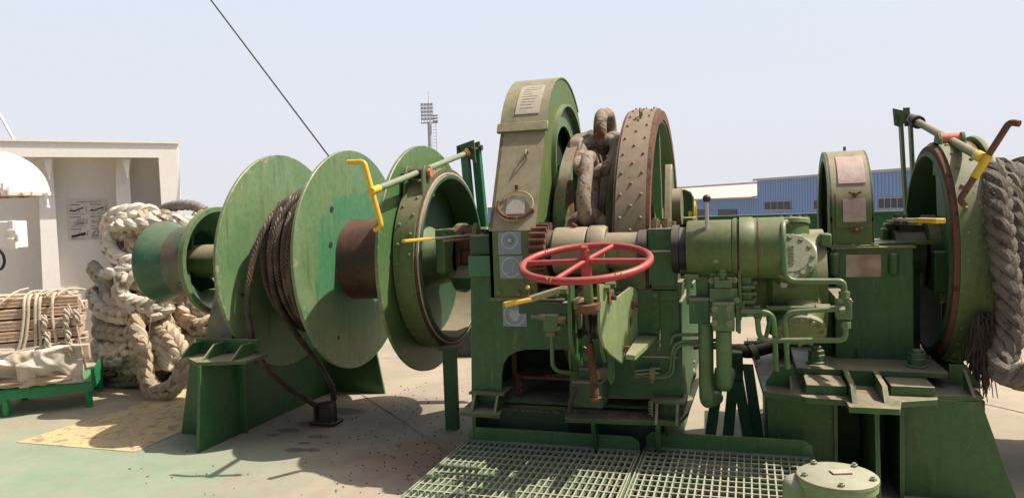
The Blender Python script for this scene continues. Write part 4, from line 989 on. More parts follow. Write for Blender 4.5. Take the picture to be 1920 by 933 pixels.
mk('body', MB().lathe([(X0, .02), (X0, .23), (X0 + .03, .26), (X1 - .05, .26), (X1, .24), (X1, .02)], MC, 'x', 48), 'motor', t)
def arm(ang, rr_=.10, L_=.36, px=1486, ring=True):
    a = math.radians(ang); d_ = V((0, -math.cos(a), math.sin(a))); x = SX(px); c0_ = V((x, MC.y, MC.z)); s_ = V((0, d_.z, -d_.y)); ax_ = (d_, V((1, 0, 0)), s_)
    o_ = mk('cylinder_arm', MB().lathe([(.1, rr_ * 1.25), (L_ - .10, rr_ * 1.1), (L_ - .04, rr_ * 1.02), (L_ - .02, rr_ * 1.0)], c0_, ax_, 40), 'motor', t)
    cvr = MB().lathe([(L_ - .022, .01), (L_ - .022, rr_ * 1.1), (L_, rr_ * 1.1), (L_ + .004, rr_ * 1.06), (L_ + .004, rr_ * .80), (L_ + .010, rr_ * .78), (L_ + .010, 0.001)], c0_, ax_, 40)
    mk('round_cover', cvr, 'cover', o_)
    bb = MB()
    for k in range(12):
        q = 2 * PI * k / 12; p_ = c0_ + d_ * (L_ + .003) + (V((1, 0, 0)) * math.cos(q) + s_ * math.sin(q)) * rr_ * .94; bb.cyl(p_, p_ + d_ * .012, .012, 8)
    mk('cover_bolt', bb, 'cover', o_, each=True)
    return c0_ + d_ * (L_ + .012), d_, s_, o_
cc, cdv, csv, armo = arm(26, .112, .35, 1482)
arm(98, .10, .33, 1486); arm(-46, .115, .34, 1500)
# raised letters on the round cover, running downwards
tcu = bpy.data.curves.new('lettering', 'FONT'); tcu.body = 'SHWA'; tcu.size = .038; tcu.extrude = .002; tcu.align_x = 'CENTER'; tcu.align_y = 'CENTER'
tob = bpy.data.objects.new('lettering_tmp', tcu); COL.objects.link(tob)
tm = bpy.data.meshes.new_from_object(tob); bpy.data.objects.remove(tob)
# letters read downwards: text x axis -> down the cover, text y axis -> to the right
dn_ = -V((0, -csv.y, -csv.z)) if csv.z < 0 else -csv
lt = MB(); lt.add([cc + dn_ * v.co.x + V((1, 0, 0)) * v.co.y + cdv * v.co.z for v in tm.vertices], [tuple(p.vertices) for p in tm.polygons])
mk('raised_letters', lt, 'motor', armo, smooth=0)
mk('end_flange', MB().lathe([(SX(1522), .02), (SX(1522), .30), (SX(1526), .31), (SX(1556), .31), (SX(1556), .02)], (0, 4.45, 1.06), 'x', 56), 'case', t)
mk('end_lug', MB().pxb(1538, 438, 1560, 462, 4.2, .12), 'motor', t, bevel=.01)
mk('plug', MB().cyl(at(1470, 533, 4.07), at(1470, 533, 4.04), .018, 10), 'steel', t)
mk('port_block', MB().pxb(1440, 575, 1520, 582, 4.02, .1), 'motor', t, bevel=.004)
mk('lower_housing', MB().pxb(1440, 560, 1535, 630, 4.35, .3), 'dark', t, bevel=.02)

# yellow wheel, rounded guard and lug behind the bearing
t = thing('shaft_bracket', at(1260, 500, 4.75), 'dusty lug and dark green rounded guard right of the riveted brake wheel', 'bracket')
a = atx(1228, 430, -.43)
mk('lug', MB().prism([(4.40, 1.36), (4.72, 1.36), (4.66, 1.75), (4.60, 1.78), (4.55, 1.74)], 'x', -.475, -.43), 'coupling', t, bevel=.008)
mk('boss', MB().cyl((-.44, 4.62, 1.52), (-.38, 4.62, 1.52), .11, 30), 'coupling', t)
g0, g1 = at(1262, 415, 4.9), at(1299, 356, 4.9)
mk('guard', MB().prism([(g0.x - .05, g0.z - .05), (g1.x, g0.z - .05), (g1.x, g1.z - .05), (g1.x - .015, g1.z - .015), (g1.x - .05, g1.z), (g0.x - .05, g1.z)], 'y', 4.9, 4.92), 'dark', t, smooth=0)
mk('guard_rim', MB().tube([(g1.x, 4.89, g0.z - .05), (g1.x, 4.89, g1.z - .05), (g1.x - .015, 4.89, g1.z - .015), (g1.x - .05, 4.89, g1.z), (g0.x - .05, 4.89, g1.z)], .008, 6), 'case', t)
mk('base', MB().pxb(1240, 408, 1300, 420, 4.7, .3), 'case', t, bevel=.004)
p = at(1299, 408, 5.0)
t = thing('yellow_indicator_wheel', p, 'small yellow wheel edge beside the dark green guard', 'wheel')
mk('rim', MB().lathe([(-.02, .08), (-.02, .11), (.02, .11), (.02, .08)], p, 'x', 32, True), 'yellow', t)
mk('web', MB().lathe([(-.006, .01), (-.006, .085), (.006, .085), (.006, .01)], p, 'x', 32, True), 'yellow', t)
t = thing('tan_post', at(1279, 740, 5.6) * 1.0, 'plain tan post standing behind the right edge of the frame', 'post')
p = at(1279, 660, 5.6); ORG[t.name] = V((p.x, 5.6, 0)); t.location = (p.x, 5.6, 0)
mk('column', MB().b2((p.x - .045, 5.6, 0), (p.x + .045, 5.7, 1.02)), 'beige', t, bevel=.006)
mk('cap', MB().b2((p.x - .052, 5.59, 1.02), (p.x + .052, 5.71, 1.035)), 'beige', t)

# ------------------------------------------------------------------ chain brake screw: red handwheel, spindle, spring, side plates
HC = at(1098, 491, 3.42); nrm = V((-.01, -math.sin(math.radians(11.5)), math.cos(math.radians(11.5)))).normalized()
hx_ = V((1, 0, 0)); hx_ = (hx_ - nrm * hx_.dot(nrm)).normalized(); hy_ = nrm.cross(hx_)
t = thing('red_handwheel', HC - nrm * .12, 'faded red four spoke handwheel on a green stem in front of the shaft', 'handwheel')
RH = .300
rim = [HC + hx_ * RH * math.cos(a) + hy_ * RH * math.sin(a) for a in [2 * PI * k / 72 for k in range(72)]]
mk('rim', MB().tube(rim, .0175, 12, closed=True), 'red', t)
for k in range(4):
    a = math.radians(74 + 90 * k) if k % 2 == 0 else math.radians(166 + 14 + (k - 1) * 90)
    e_ = HC + hx_ * RH * math.cos(a) + hy_ * RH * math.sin(a); mk('spoke', MB().tube([HC + nrm * .006, e_], .0125, 10), 'red', t)
mk('hub', MB().cyl(HC - nrm * .075, HC + nrm * .03, .026, 16, .022).cyl(HC + nrm * .028, HC + nrm * .058, .024, 6).cyl(HC + nrm * .056, HC + nrm * .075, .017, 12), 'red', t)
mk('stem', MB().cyl(HC - nrm * .22, HC - nrm * .06, .024, 16), 'motor', t)
# flakes of yellow paint on the rim, scrawled marks
mkx = MB()
for ang in (-112, -108, -52, -48, 100, 104, 140, 144):
    a = math.radians(ang); c_ = HC + hx_ * (RH) * math.cos(a) + hy_ * RH * math.sin(a) - V((0, .0165, -.006)); mkx.box(c_, (.022, .004, .005), Matrix.Rotation(ang, 3, 'Y'))
mk('paint_mark', mkx, 'yellow', t, smooth=0, each=True)
t = thing('chain_brake_screw', (HC.x, 3.6, .4), 'brake screw gear with spring spindle, side plates and cross head under the red handwheel', 'brake gear')
SB = at(1117, 748, 3.62)
ctop = HC - nrm * .20
mk('collar', MB().cyl(ctop - nrm * .03, ctop, .056, 24).cyl(ctop - nrm * .045, ctop - nrm * .03, .045, 24), 'rust', t)
mk('cross_head', MB().pxb(1073, 560, 1126, 582, 3.56, .10), 'case', t, bevel=.012)
mk('cross_head_edge', MB().pxb(1077, 579, 1122, 589, 3.565, .09), 'rust', t, bevel=.01)
s0_ = at(1100, 585, 3.62)
mk('spindle', MB().cyl(s0_, SB, .011, 12), 'grease', t)
mk('threaded_end', MB().cyl(s0_ + zz * .03, s0_.lerp(SB, .2), .024, 16), 'grease', t)
hel = []
for i in range(34 * 10): f_ = i / 339; a = 2 * PI * i / 10; c_ = s0_.lerp(SB, .34 + .62 * f_); hel.append(c_ + V((.018 * math.cos(a), .018 * math.sin(a), 0)))
mk('spring', MB().tube(hel, .0035, 5), 'rust', t)
mk('spring_seat', MB().cyl(SB + zz * .01, SB - zz * .012, .03, 14, .02), 'rust', t)
mk('buffer_disc', MB().lathe([(-.06, .02), (-.06, .085), (-.035, .095), (-.02, .07), (.02, .07), (.035, .095), (.06, .085), (.06, .02)], at(1101, 602, 3.85), 'x', 32), 'grease', t)
XR, XL = at(1127, 580, 3.5).x, at(1071, 580, 3.55).x
def yz(px, py, X): p_ = atx(px, py, X); return (p_.y, p_.z)
ld = [yz(1124, 534, XR), yz(1131, 533, XR), yz(1142, 566, XR), yz(1186, 538, XR), yz(1195, 546, XR), yz(1195, 622, XR), yz(1172, 660, XR), yz(1168, 681, XR), yz(1146, 664, XR), yz(1134, 650, XR), yz(1126, 620, XR)]
hc_ = yz(1185, 603, XR)
Pa, Pb = at(1125, 600, 3.46), at(1196, 600, 3.99); pu = V((Pb.x - Pa.x, Pb.y - Pa.y, 0)).normalized(); pn = V((pu.y, -pu.x, 0))
def onp(px, py):
    d = _ray(px, py); k = (Pa - CAM).dot(pn) / d.dot(pn); q = CAM + d * k - Pa; return (q.dot(pu), q.z)
def fromp(mb): mb.v = [Pa + pu * q.x + pn * q.y + V((0, 0, q.z)) for q in mb.v]; return mb
lo2 = [onp(*q) for q in ((1124, 533), (1133, 532), (1141, 566), (1150, 564), (1184, 538), (1192, 541), (1196, 548), (1196, 626), (1172, 660), (1168, 681), (1146, 664), (1134, 650), (1126, 620))]
h2 = onp(1185, 602)
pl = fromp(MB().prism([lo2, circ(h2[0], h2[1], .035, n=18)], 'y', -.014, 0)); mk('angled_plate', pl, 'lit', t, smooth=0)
y0_, z0_ = yz(1127, 534, XR)
mk('near_edge', MB().prism([(y0_ - .01, z0_), (y0_ + .05, z0_), (y0_ + .05, z0_ - .27), (y0_ + .10, z0_ - .40), (y0_ + .02, z0_ - .33), (y0_ - .01, z0_ - .22)], 'x', XR - .018, XR - .001), 'pedestal', t, bevel=.002)
ya, za = yz(1070, 532, XL)
mk('side_plate', MB().prism([(ya, za), (ya + .08, za), (ya + .10, za - .27), (ya + .22, za - .40), (ya + .22, za - .46), (ya + .05, za - .36), (ya, za - .27)], 'x', XL - .02, XL), 'pedestal', t, bevel=.002)
mk('inner_plate', MB().pxb(1083, 585, 1090, 616, 3.75, .02).pxb(1104, 583, 1126, 592, 3.72, .1), 'case', t, smooth=0)
mk('lower_link', MB().prism([A2(1076, 640, 3.72), A2(1106, 656, 3.72), A2(1104, 678, 3.72), A2(1074, 662, 3.72)], 'y', 3.72, 3.74), 'frame', t, smooth=0)
mk('lower_link', MB().prism([A2(1140, 655, 3.75), A2(1152, 668, 3.75), A2(1152, 712, 3.75), A2(1146, 721, 3.75), A2(1139, 710, 3.75)], 'y', 3.75, 3.77), 'frame', t, smooth=0)
for px, py in ((1136, 540), (1147, 533), (1143, 548)):
    p = atx(px, py, XR + .02); mk('bolt', MB().cyl(p - V((.03, 0, 0)), p + V((.02, 0, 0)), .018, 6), 'motor', t)
p = atx(1057, 543, XL - .03); mk('bolt', MB().cyl(p - V((.015, 0, 0)), p + V((.02, 0, 0)), .022, 6), 'motor', t)
q = onp(1143, 558); p = Pa + pu * q[0] + V((0, 0, q[1])) + pn * .003; mk('washer', MB().lathe([(0, .01), (0, .032), (.006, .032), (.006, .01)], p, 'x', 20), 'salmon', t)
mk('pin', MB().cyl(p, p + V((.03, 0, 0)), .012, 8), 'grease', t)
for px, py in ((1186, 572), (1170, 651)):
    q = onp(px, py); p = Pa + pu * q[0] + V((0, 0, q[1])); mk('pin', MB().cyl(p, p + pn * .004, .022, 14).cyl(p, p + pn * .035, .011, 8), 'rust', t)
q = onp(1172, 661); zs = at(1215, 628, 4.035).z
sh = [atz(px, py, zs) for px, py in ((1173, 664), (1196, 629), (1233, 627), (1191, 666))]
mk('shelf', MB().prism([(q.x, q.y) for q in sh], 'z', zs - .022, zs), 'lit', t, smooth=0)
mk('cross_plate', MB().pxb(1136, 537, 1190, 541, 3.98, .02).pxb(1150, 548, 1175, 556, 3.9, .05), 'motor', t, bevel=.003)
mk('toothed_strip', MB().joined((lambda m_: [m_.pxb(1216, 752 + k * 5.5, 1221, 755 + k * 5.5, 3.9, .02) for k in range(5)] and m_)(MB())).pxb(1221, 752, 1224, 780, 3.9, .02), 'motor', t, smooth=0)
mk('lower_bracket', MB().pxb(1072, 715, 1130, 765, 3.80, .18), 'dark', t, bevel=.012)
mk('lower_arm', MB().pxb(1085, 690, 1112, 720, 3.86, .12), 'dark', t, bevel=.01)
mk('roller', MB().cyl(at(1118, 702, 3.78), at(1134, 697, 3.84), .028, 14), 'coupling', t)
a, b = at(1079, 728, 3.7), at(1068, 772, 3.75); mk('drop_bar', MB().tube([a, a.lerp(b, .5) - V((.01, 0, 0)), b], .014, 8), 'grease', t)
# arm and lever at the left of the screw
mk('arm', MB().pxb(972, 566, 1066, 588, 3.70, .05), 'dark', t, bevel=.004)
mk('arm_top', MB().pxb(992, 561, 1056, 566, 3.70, .05), 'black', t, bevel=.002)
mk('rest', MB().pxb(1028, 549, 1044, 556, 3.72, .05), 'case', t, bevel=.003)
mk('top_plate', MB().prism([(at(1027, 536, 3.9).x, 3.9), (at(1090, 530, 3.9).x, 3.9), (at(1090, 524, 4.1).x, 4.15), (at(1045, 528, 4.1).x, 4.15)], 'z', at(1030, 533, 3.9).z, at(1030, 533, 3.9).z + .012), 'case', t, smooth=0)
a, b, c_ = at(945, 571, 3.5), at(992, 561, 3.56), at(1055, 541, 3.66)
t = thing('brake_lever', b, 'flat brake lever with a wide yellow grip left of the handwheel stem', 'lever')
def barbt(mb, a, b, w0, th): R = (b - a).to_track_quat('Y', 'Z').to_matrix(); return mb.box((a + b) / 2, (w0, (b - a).length, th), R)
mk('bar', barbt(MB(), b, c_, .045, .03), 'coupling', t, bevel=.003)
mk('grip', barbt(MB(), a, b + (b - a) * .06, .05, .022), 'yellow', t, bevel=.005)
p = at(989, 557, 3.55); mk('catch', MB().tube([p, p + V((0, 0, .025)), p + V((.006, 0, .04))], .007, 8), 'rust', t); mk('catch_knob', MB().ball(p + V((.003, 0, .05)), .012), 'yellow', t)
# small valve on a pipe, left of the screw
t = thing('grease_valve', at(1033, 625, 3.86), 'small green valve with a spigot on the front plate left of the screw', 'valve')
mk('body', MB().pxb(1018, 590, 1046, 622, 3.86, .07), 'valve', t, bevel=.006)
mk('neck', MB().pxb(1023, 622, 1041, 631, 3.87, .05), 'coupling', t, bevel=.004)
mk('spigot', MB().cyl(at(996, 594, 3.86), at(1022, 594, 3.88), .010, 10).cyl(at(1008, 594, 3.865), at(1016, 594, 3.87), .015, 8).cyl(at(1014, 594, 3.867), at(1024, 594, 3.87), .019, 6), 'coupling', t)
mk('boss', MB().cyl(at(1046, 600, 3.88), at(1062, 600, 3.88), .022, 14), 'coupling', t)
mk('cap_bolt', MB().cyl(at(1042, 588, 3.88), at(1042, 592, 3.88), .014, 8).cyl(at(1046, 618, 3.86), at(1052, 612, 3.86), .01, 8), 'coupling', t)

# ------------------------------------------------------------------ valve block and its control lever
VY = 3.95
t = thing('valve_block', at(1355, 620, VY), 'green hydraulic valve block with bolted plates and two thick pipes in front of the motor', 'valve block')
def P(name, m, b, *boxes):
    mb = MB()
    for x0, y0, x1, y1, Y, d in boxes: mb.pxb(x0, y0, x1, y1, Y, d)
    return mk(name, mb, m, t, bevel=b)
mb_ = P('upper_body', 'valve', .006, (1333, 460, 1381, 506, VY, .18))
P('cap', 'valve', .004, (1338, 456, 1378, 461, VY + .01, .15))
P('port_plate', 'valve', .004, (1334, 469, 1351, 493, VY - .02, .02))
P('blank_plate', 'valve', .003, (1355, 471, 1370, 489, VY - .008, .01))
P('middle_body', 'valve', .006, (1329, 496, 1383, 541, VY + .01, .2))
P('lower_body', 'valve', .006, (1330, 541, 1383, 567, VY - .03, .2))
P('lower_cap', 'valve', .005, (1339, 526, 1373, 540, VY - .05, .1))
P('left_body', 'valve', .006, (1305, 508, 1329, 560, VY + .05, .14))
P('left_lid', 'cover', .004, (1304, 503, 1330, 510, VY + .03, .17))
fin = P('side_body', 'valve', .004, (1391, 507, 1409, 568, VY + .03, .14))
mk('fins', MB().pxb(1391, 503, 1416, 509, VY + .0, .16).pxb(1391, 536, 1416, 541, VY + .0, .16).pxb(1391, 549, 1414, 553, VY + .0, .16).pxb(1391, 564, 1416, 569, VY, .16), 'valve', t, bevel=.003)
P('column', 'motor', .003, (1384, 495, 1390, 600, VY - .01, .05))
P('pipe_flange', 'valve', .005, (1335, 571, 1377, 621, VY - .09, .10))
P('flange_lid', 'cover', .002, (1336, 568, 1377, 572, VY - .09, .12))
P('pipe_flange', 'frame', .005, (1292, 562, 1330, 607, VY - .03, .12))
P('flange_lid', 'cover', .002, (1291, 559, 1330, 562, VY - .03, .13))
P('lower_port', 'valve', .004, (1383, 600, 1389, 625, VY, .08), (1379, 575, 1386, 622, VY - .02, .06))
bb = MB()
for px, py, Y in ((1343, 474, VY - .02), (1343, 487, VY - .02), (1340, 578, VY - .09), (1368, 578, VY - .09), (1340, 605, VY - .09), (1368, 605, VY - .09), (1378, 524, VY), (1381, 562, VY - .03), (1334, 525, VY + .01)):
    q = at(px, py, Y); bb.marks.append(len(bb.v)); bb.cyl(q + V((0, .0, 0)), q - V((0, .022, 0)), .0155, 14).cyl(q - V((0, .022, 0)), q - V((0, .024, 0)), .009, 6)
for px, py in ((1344, 525), (1367, 525)): bb.marks.append(len(bb.v)); bb.cyl(at(px, py + 2, VY - .02), at(px, py - 6, VY - .02), .015, 12)
for py in (515, 530, 551, 562): bb.marks.append(len(bb.v)); bb.cyl(at(1409, py, VY + .07), at(1419, py, VY + .07), .012, 8)
for px in (1374, 1385, 1340): bb.marks.append(len(bb.v)); bb.cyl(at(px, 460, VY + .05), at(px, 454, VY + .05), .012, 10)
bb.marks.append(len(bb.v)); bb.cyl(at(1396, 471, VY), at(1398, 471, VY), .01, 8)
mk('socket_bolt', bb, 'cover', t, each='marks')
mk('bolt_dome', MB().cyl(at(1355, 526, VY), at(1355, 512, VY), .026, 14).ball(at(1355, 511, VY), .022, 12), 'valve', t)
mk('relief_valve', MB().cyl(at(1381, 478, VY + .08), at(1396, 478, VY + .08), .052, 24).cyl(at(1376, 478, VY + .08), at(1392, 478, VY + .08), .058, 24), 'valve', t)
mk('relief_bolts', MB().cyl(at(1393, 466, VY), at(1399, 466, VY), .011, 8).cyl(at(1393, 478, VY - .01), at(1399, 478, VY - .01), .011, 8).cyl(at(1393, 490, VY), at(1399, 490, VY), .011, 8), 'cover', t)
mk('side_elbow', MB().cyl(at(1396, 486, VY + .03), at(1412, 486, VY + .03), .022, 10).cyl(at(1405, 486, VY + .03), at(1405, 503, VY + .03), .026, 6).cyl(at(1404, 492, VY + .0), at(1404, 498, VY), .032, 6), 'valve', t)
mk('solenoid', MB().cyl(at(1313, 481, VY + .03), at(1333, 480, VY + .03), .030, 6).cyl(at(1328, 480, VY + .03), at(1334, 480, VY + .03), .036, 14), 'black', t)
mk('solenoid_cap', MB().pxb(1311, 470, 1332, 474, VY + .01, .06), 'cover', t, bevel=.003)
for px in (1348, 1363):
    q = at(px, 446, VY + .05); pts = [q + V((.0, .010 * 0, 0)) + V((.012 * math.cos(a) * .45, .012 * math.cos(a), .021 * math.sin(a))) for a in [2 * PI * k / 20 for k in range(20)]]
    mk('eye_bolt', MB().tube(pts, .0055, 8, closed=True).cyl(q - zz * .02, q - zz * .04, .009, 8), 'valve', t)
tp_ = fillet([at(1323, 605, VY), at(1325, 752, VY), at(1343, 745, VY + .3)], .06, 6); mk('thick_pipe', MB().tube(tp_, .0385, 20), 'pipe', t)
tp_ = fillet([at(1357, 620, VY - .05), at(1358, 722, VY - .05), at(1366, 700, VY + .3)], .05, 6); mk('thick_pipe', MB().tube(tp_, .0395, 20), 'pipe', t)
mk('tee_fitting', MB().cyl(at(1284, 519, VY), at(1310, 519, VY), .016, 12).cyl(at(1291, 519, VY), at(1291, 541, VY), .017, 12).cyl(at(1291, 524, VY), at(1291, 528, VY), .022, 8).cyl(at(1291, 532, VY), at(1291, 538, VY), .022, 8).tube([at(1290, 540, VY), at(1290, 570, VY)], .009, 8), 'valve', t)
mk('fitting', MB().cyl(at(1389, 582, VY), at(1399, 582, VY), .017, 8).pxb(1396, 574, 1412, 586, VY + .02, .05), 'coupling', t)
mk('elbow_fitting', MB().pxb(1410, 574, 1426, 588, VY, .06).pxb(1413, 588, 1429, 597, VY + .005, .05).cyl(at(1421, 585, VY + .03), at(1421, 601, VY + .03), .017, 8), 'valve', t, bevel=.004)
a = at(1326, 458, VY); b = at(1325, 378, VY)
t = thing('control_lever', at(1327, 470, VY), 'thin steel control lever with a black ball knob above the valve block', 'lever')
mk('rod', MB().cyl(a, b, .0105, 12).cyl(a, at(1326, 440, VY), .013, 12), 'steel', t)
mk('knob', MB().ball(at(1325, 372, VY), .021, 20), 'black', t)
mk('cross_arm', MB().cyl(at(1326, 450, VY), at(1346, 449, VY), .009, 8).pxb(1330, 448, 1344, 458, VY, .03), 'cover', t)
mk('clevis', MB().pxb(1320, 456, 1333, 468, VY - .005, .03), 'valve', t, bevel=.003)

# thin hydraulic pipes
def pipe(label, pts, R=.0135, m='pipe', r=.06, nuts=()):
    pw = fillet([at(px, py, Y) for px, py, Y in pts], r, 5)
    o_ = thing('hydraulic_pipe', pw[0], label, 'pipe', 'thin bent hydraulic pipes'); mk('tube', MB().tube(pw, R, 12), m, o_)
    for (p0, p1) in nuts: mk('pipe_nut', MB().cyl(at(*p0), at(*p1), R * 1.75, 6), 'valve', o_)
    return o_
Y = 3.9
pipe('green pipe arching from the top of the motor down to the small junction block', [(1474, 416, 4.15), (1468, 418, 3.95), (1468, 450, Y), (1472, 527, Y), (1582, 527, Y), (1583, 550, Y)], .0148, nuts=(((1583, 546, Y), (1583, 552, Y)), ((1583, 553, Y), (1583, 559, Y))))
pipe('green pipe looping from under the junction block back to the elbow fitting', [(1586, 610, Y), (1585, 637, Y), (1424, 638, Y), (1420, 596, Y)], .0135, nuts=(((1586, 603, Y), (1586, 614, Y)),))
pipe('green pipe from the valve column bending down to the bed plate', [(1390, 583, Y), (1450, 584, Y), (1456, 694, Y + .05)], .0125)
pipe('green pipe from the junction block bending down beside it to the bed plate', [(1572, 579, Y), (1470, 585, Y), (1477, 690, Y + .05)], .0125, nuts=(((1574, 579, Y), (1566, 579, Y)), ((1584, 581, Y - .02), (1573, 581, Y - .02))))
pipe('green pipe running level behind the two drop pipes', [(1437, 577, 4.0), (1520, 578, 4.0), (1572, 577, 4.0)], .0125, nuts=(((1530, 577, 4.0), (1556, 577, 4.0)),))
pipe('short hooked pipe below the second motor cover', [(1442, 578, 4.05), (1443, 600, 4.05), (1436, 634, 4.05), (1420, 638, 4.05)], .011)
pipe('upper of two thin pipes leaving the valve block to the left', [(1345, 637, 4.0), (1262, 641, 4.0), (1257, 705, 4.0), (1190, 706, 4.0)], .009)
pipe('lower of two thin pipes leaving the valve block to the left', [(1345, 644, 4.0), (1266, 646, 4.0), (1262, 702, 3.98), (1240, 709, 3.98), (1190, 700, 3.98)], .0075)
pipe('short thin pipe hooked behind the thick pipe', [(1330, 627, 4.02), (1262, 627, 4.02), (1258, 645, 4.02)], .009)
pipe('green pipe dropping from the small valve and turning right inside the frame opening', [(1035, 628, 3.9), (1036, 696, 3.9), (1110, 701, 3.98)], .0125)
pipe('thinner green pipe beside it behind the left side plate', [(1068, 655, 3.95), (1070, 695, 3.95), (1090, 698, 3.98)], .0085)
t = thing('pipe_clamp', at(1222, 715, 4.0), 'small clamp holding two thin pipes on the front plate', 'clamp')
mk('body', MB().pxb(1217, 691, 1228, 712, 3.96, .06).pxb(1220, 712, 1226, 718, 3.97, .04), 'coupling', t, bevel=.004)
mk('screws', MB().cyl(at(1190, 696, 3.97), at(1238, 690, 3.97), .005, 6).cyl(at(1192, 701, 3.96), at(1236, 699, 3.96), .005, 6), 'valve', t)
t = thing('junction_block', at(1583, 600, Y), 'small square green junction block where four thin pipes meet', 'block')
mk('body', MB().pxb(1568, 560, 1598, 599, Y - .01, .07), 'valve', t, bevel=.006)
mk('bolts', MB().cyl(at(1576, 563, Y - .01), at(1576, 563, Y - .03), .011, 10).cyl(at(1593, 565, Y - .01), at(1593, 565, Y - .025), .011, 10), 'cover', t)
mk('bracket', MB().pxb(1574, 565, 1600, 595, Y + .06, .68), 'dark', t, smooth=0)

# hose, A-frame legs behind
t = thing('pipe_trestle', at(1385, 815, 4.75), 'dark green splayed flat bar trestle between the foundations', 'trestle')
for (x0, y0, x1, y1) in ((1350, 690, 1327, 850), (1376, 700, 1362, 850), (1380, 690, 1408, 850), (1402, 684, 1426, 850)):
    a, b = at(x0, y0, 4.75), atz(x1, y1 + 10, 0); b = at(x1, y1, 4.75); b = a + (b - a) * (a.z / (a.z - b.z))
    mk('leg', MB().prism([(a.x - .032, a.z), (a.x + .032, a.z), (b.x + .034, 0), (b.x - .034, 0)], 'y', 4.75 + .02 * (x0 % 3), 4.764 + .02 * (x0 % 3)), 'teal', t, smooth=0)
mk('head', MB().pxb(1372, 660, 1393, 716, 4.72, .1), 'dark', t, bevel=.01)
mk('head_bolts', MB().cyl(at(1385, 669, 4.72), at(1385, 669, 4.70), .02, 8).cyl(at(1385, 705, 4.72), at(1385, 705, 4.70), .02, 8), 'dark', t)
pts = smoothp([at(1372, 668, 4.9), at(1385, 655, 4.85), at(1402, 660, 4.8), at(1440, 652, 4.9), at(1480, 640, 5.2)], 5)
o = thing('black_hose', pts[0], 'black hose with a pale clamp running behind the trestle', 'hose')
mk('tube', MB().tube(pts, .038, 14), 'black', o); mk('clamp', MB().cyl(at(1408, 662, 4.78), at(1418, 658, 4.79), .052, 18), 'case', o)
t = thing('hand_wheel_valve', at(1300, 700, 4.9), 'small dusty stop valve behind the thick hydraulic pipe', 'valve')
mk('body', MB().cyl(at(1290, 720, 4.9), at(1290, 690, 4.9), .04, 16, .03).ball(at(1290, 700, 4.9), .055, 14), 'valve', t)
mk('wheel', MB().lathe([(-.008, .035), (-.008, .05), (.008, .05), (.008, .035)], at(1289, 678, 4.9), 'z', 24, True).cyl(at(1289, 680, 4.9), at(1290, 692, 4.9), .01, 8), 'valve', t)
t = thing('pipe_rack', at(1480, 670, 5.0), 'low dark pipework and fittings beneath the motor', 'pipework')
mk('pipe', MB().cyl(at(1395, 645, 4.95), at(1560, 640, 4.95), .022, 10), 'dark', t); mk('pipe', MB().cyl(at(1250, 650, 4.95), at(1560, 648, 5.0), .018, 10), 'dark', t)
mk('pump', MB().pxb(1455, 655, 1500, 700, 5.0, .2).pxb(1497, 660, 1512, 690, 5.05, .1).cyl(at(1500, 672, 4.98), at(1528, 672, 4.98), .05, 16), 'dark', t, bevel=.008)
mk('elbows', MB().cyl(at(1520, 630, 4.9), at(1546, 630, 4.9), .04, 12).cyl(at(1466, 652, 4.9), at(1466, 630, 4.9), .035, 12), 'dark', t)

# ------------------------------------------------------------------ right gear box: base, small arched case
t = thing('gear_box', (.66, 5.0, .57), 'square green gear box with a faded name plate, bolted on the right foundation', 'gear box')
bx0, bx1 = at(1566, 580, 4.6).x, at(1714, 580, 4.6).x; bz0, bz1 = .575, at(1640, 466, 4.6).z
mk('body', MB().b2((bx0, 4.6, bz0), (bx1, 5.4, bz1)), 'frame', t, bevel=.008)
mk('left_shroud', MB().b2((bx0 - .09, 4.68, bz0), (bx0 - .002, 5.3, bz1 - .02)), 'dark', t, bevel=.008)
mk('lid', MB().b2((bx0 - .02, 4.58, bz1), (bx1 + .01, 5.45, bz1 + .012)), 'case', t, bevel=.003)
mk('lid_wing', MB().prism([(bx1 - .3, 4.62), (bx1 + .12, 4.72), (bx1 + .12, 4.95), (bx1 - .3, 5.1)], 'z', bz1 + .013, bz1 + .028), 'motor', t, smooth=0)
mk('name_plate', MB().pxb(1586, 477, 1652, 519, 4.596, .003), 'brass', t, smooth=0)
for px0, px1 in ((1558, 1572), (1667, 1683)):
    a, b = at((px0 + px1) / 2, 474, 4.6), at((px0 + px1) / 2, 516, 4.6)
    m_ = MB().tube([a - zz * .02, b + zz * .02], .028, 14); m_.ball(a - zz * .02, .028, 14).ball(b + zz * .02, .028, 14); mk('lug', m_, 'frame', t)
mk('scars', MB().box(at(1605, 662, 4.598), (.02, .003, .012), Matrix.Rotation(.6, 3, 'Y')).box(at(1606, 668, 4.598), (.012, .003, .012)).box(at(1604, 656, 4.598), (.02, .002, .006)), 'blackgreen', t, smooth=0)
RC0, RC1 = at(1554, 400, 4.7).x, at(1652, 440, 4.62).x - .035
pf = tangent_profile((4.61, bz1 + .013), (4.625, 1.40), (5.02, 1.43), .395, (5.42, 1.42), (5.43, bz1 + .013))
t = thing('small_gear_case', ((RC0 + RC1) / 2, 5, bz1), 'small dusty arched gear case with two faded plates on the right gear box', 'gear case')
mk('casing', strip(pf, 0, cum(pf)[-1], RC0, RC1, -.02, 0), 'case', t, smooth=25)
mk('near_side', MB().prism([pf, circ(5.02, 1.47, .30, n=36)], 'x', RC0 - .004, RC0 + .012), 'motor', t, smooth=0)
mk('far_side', MB().prism(pf, 'x', RC1 - .012, RC1 - .002), 'case', t, smooth=0)
mk('dark_backing', MB().cyl((RC0 + .05, 5.02, 1.47), (RC0 + .09, 5.02, 1.47), .33, 40), 'blackgreen', t)  # dark disc behind the opening, the inner shade put into its colour
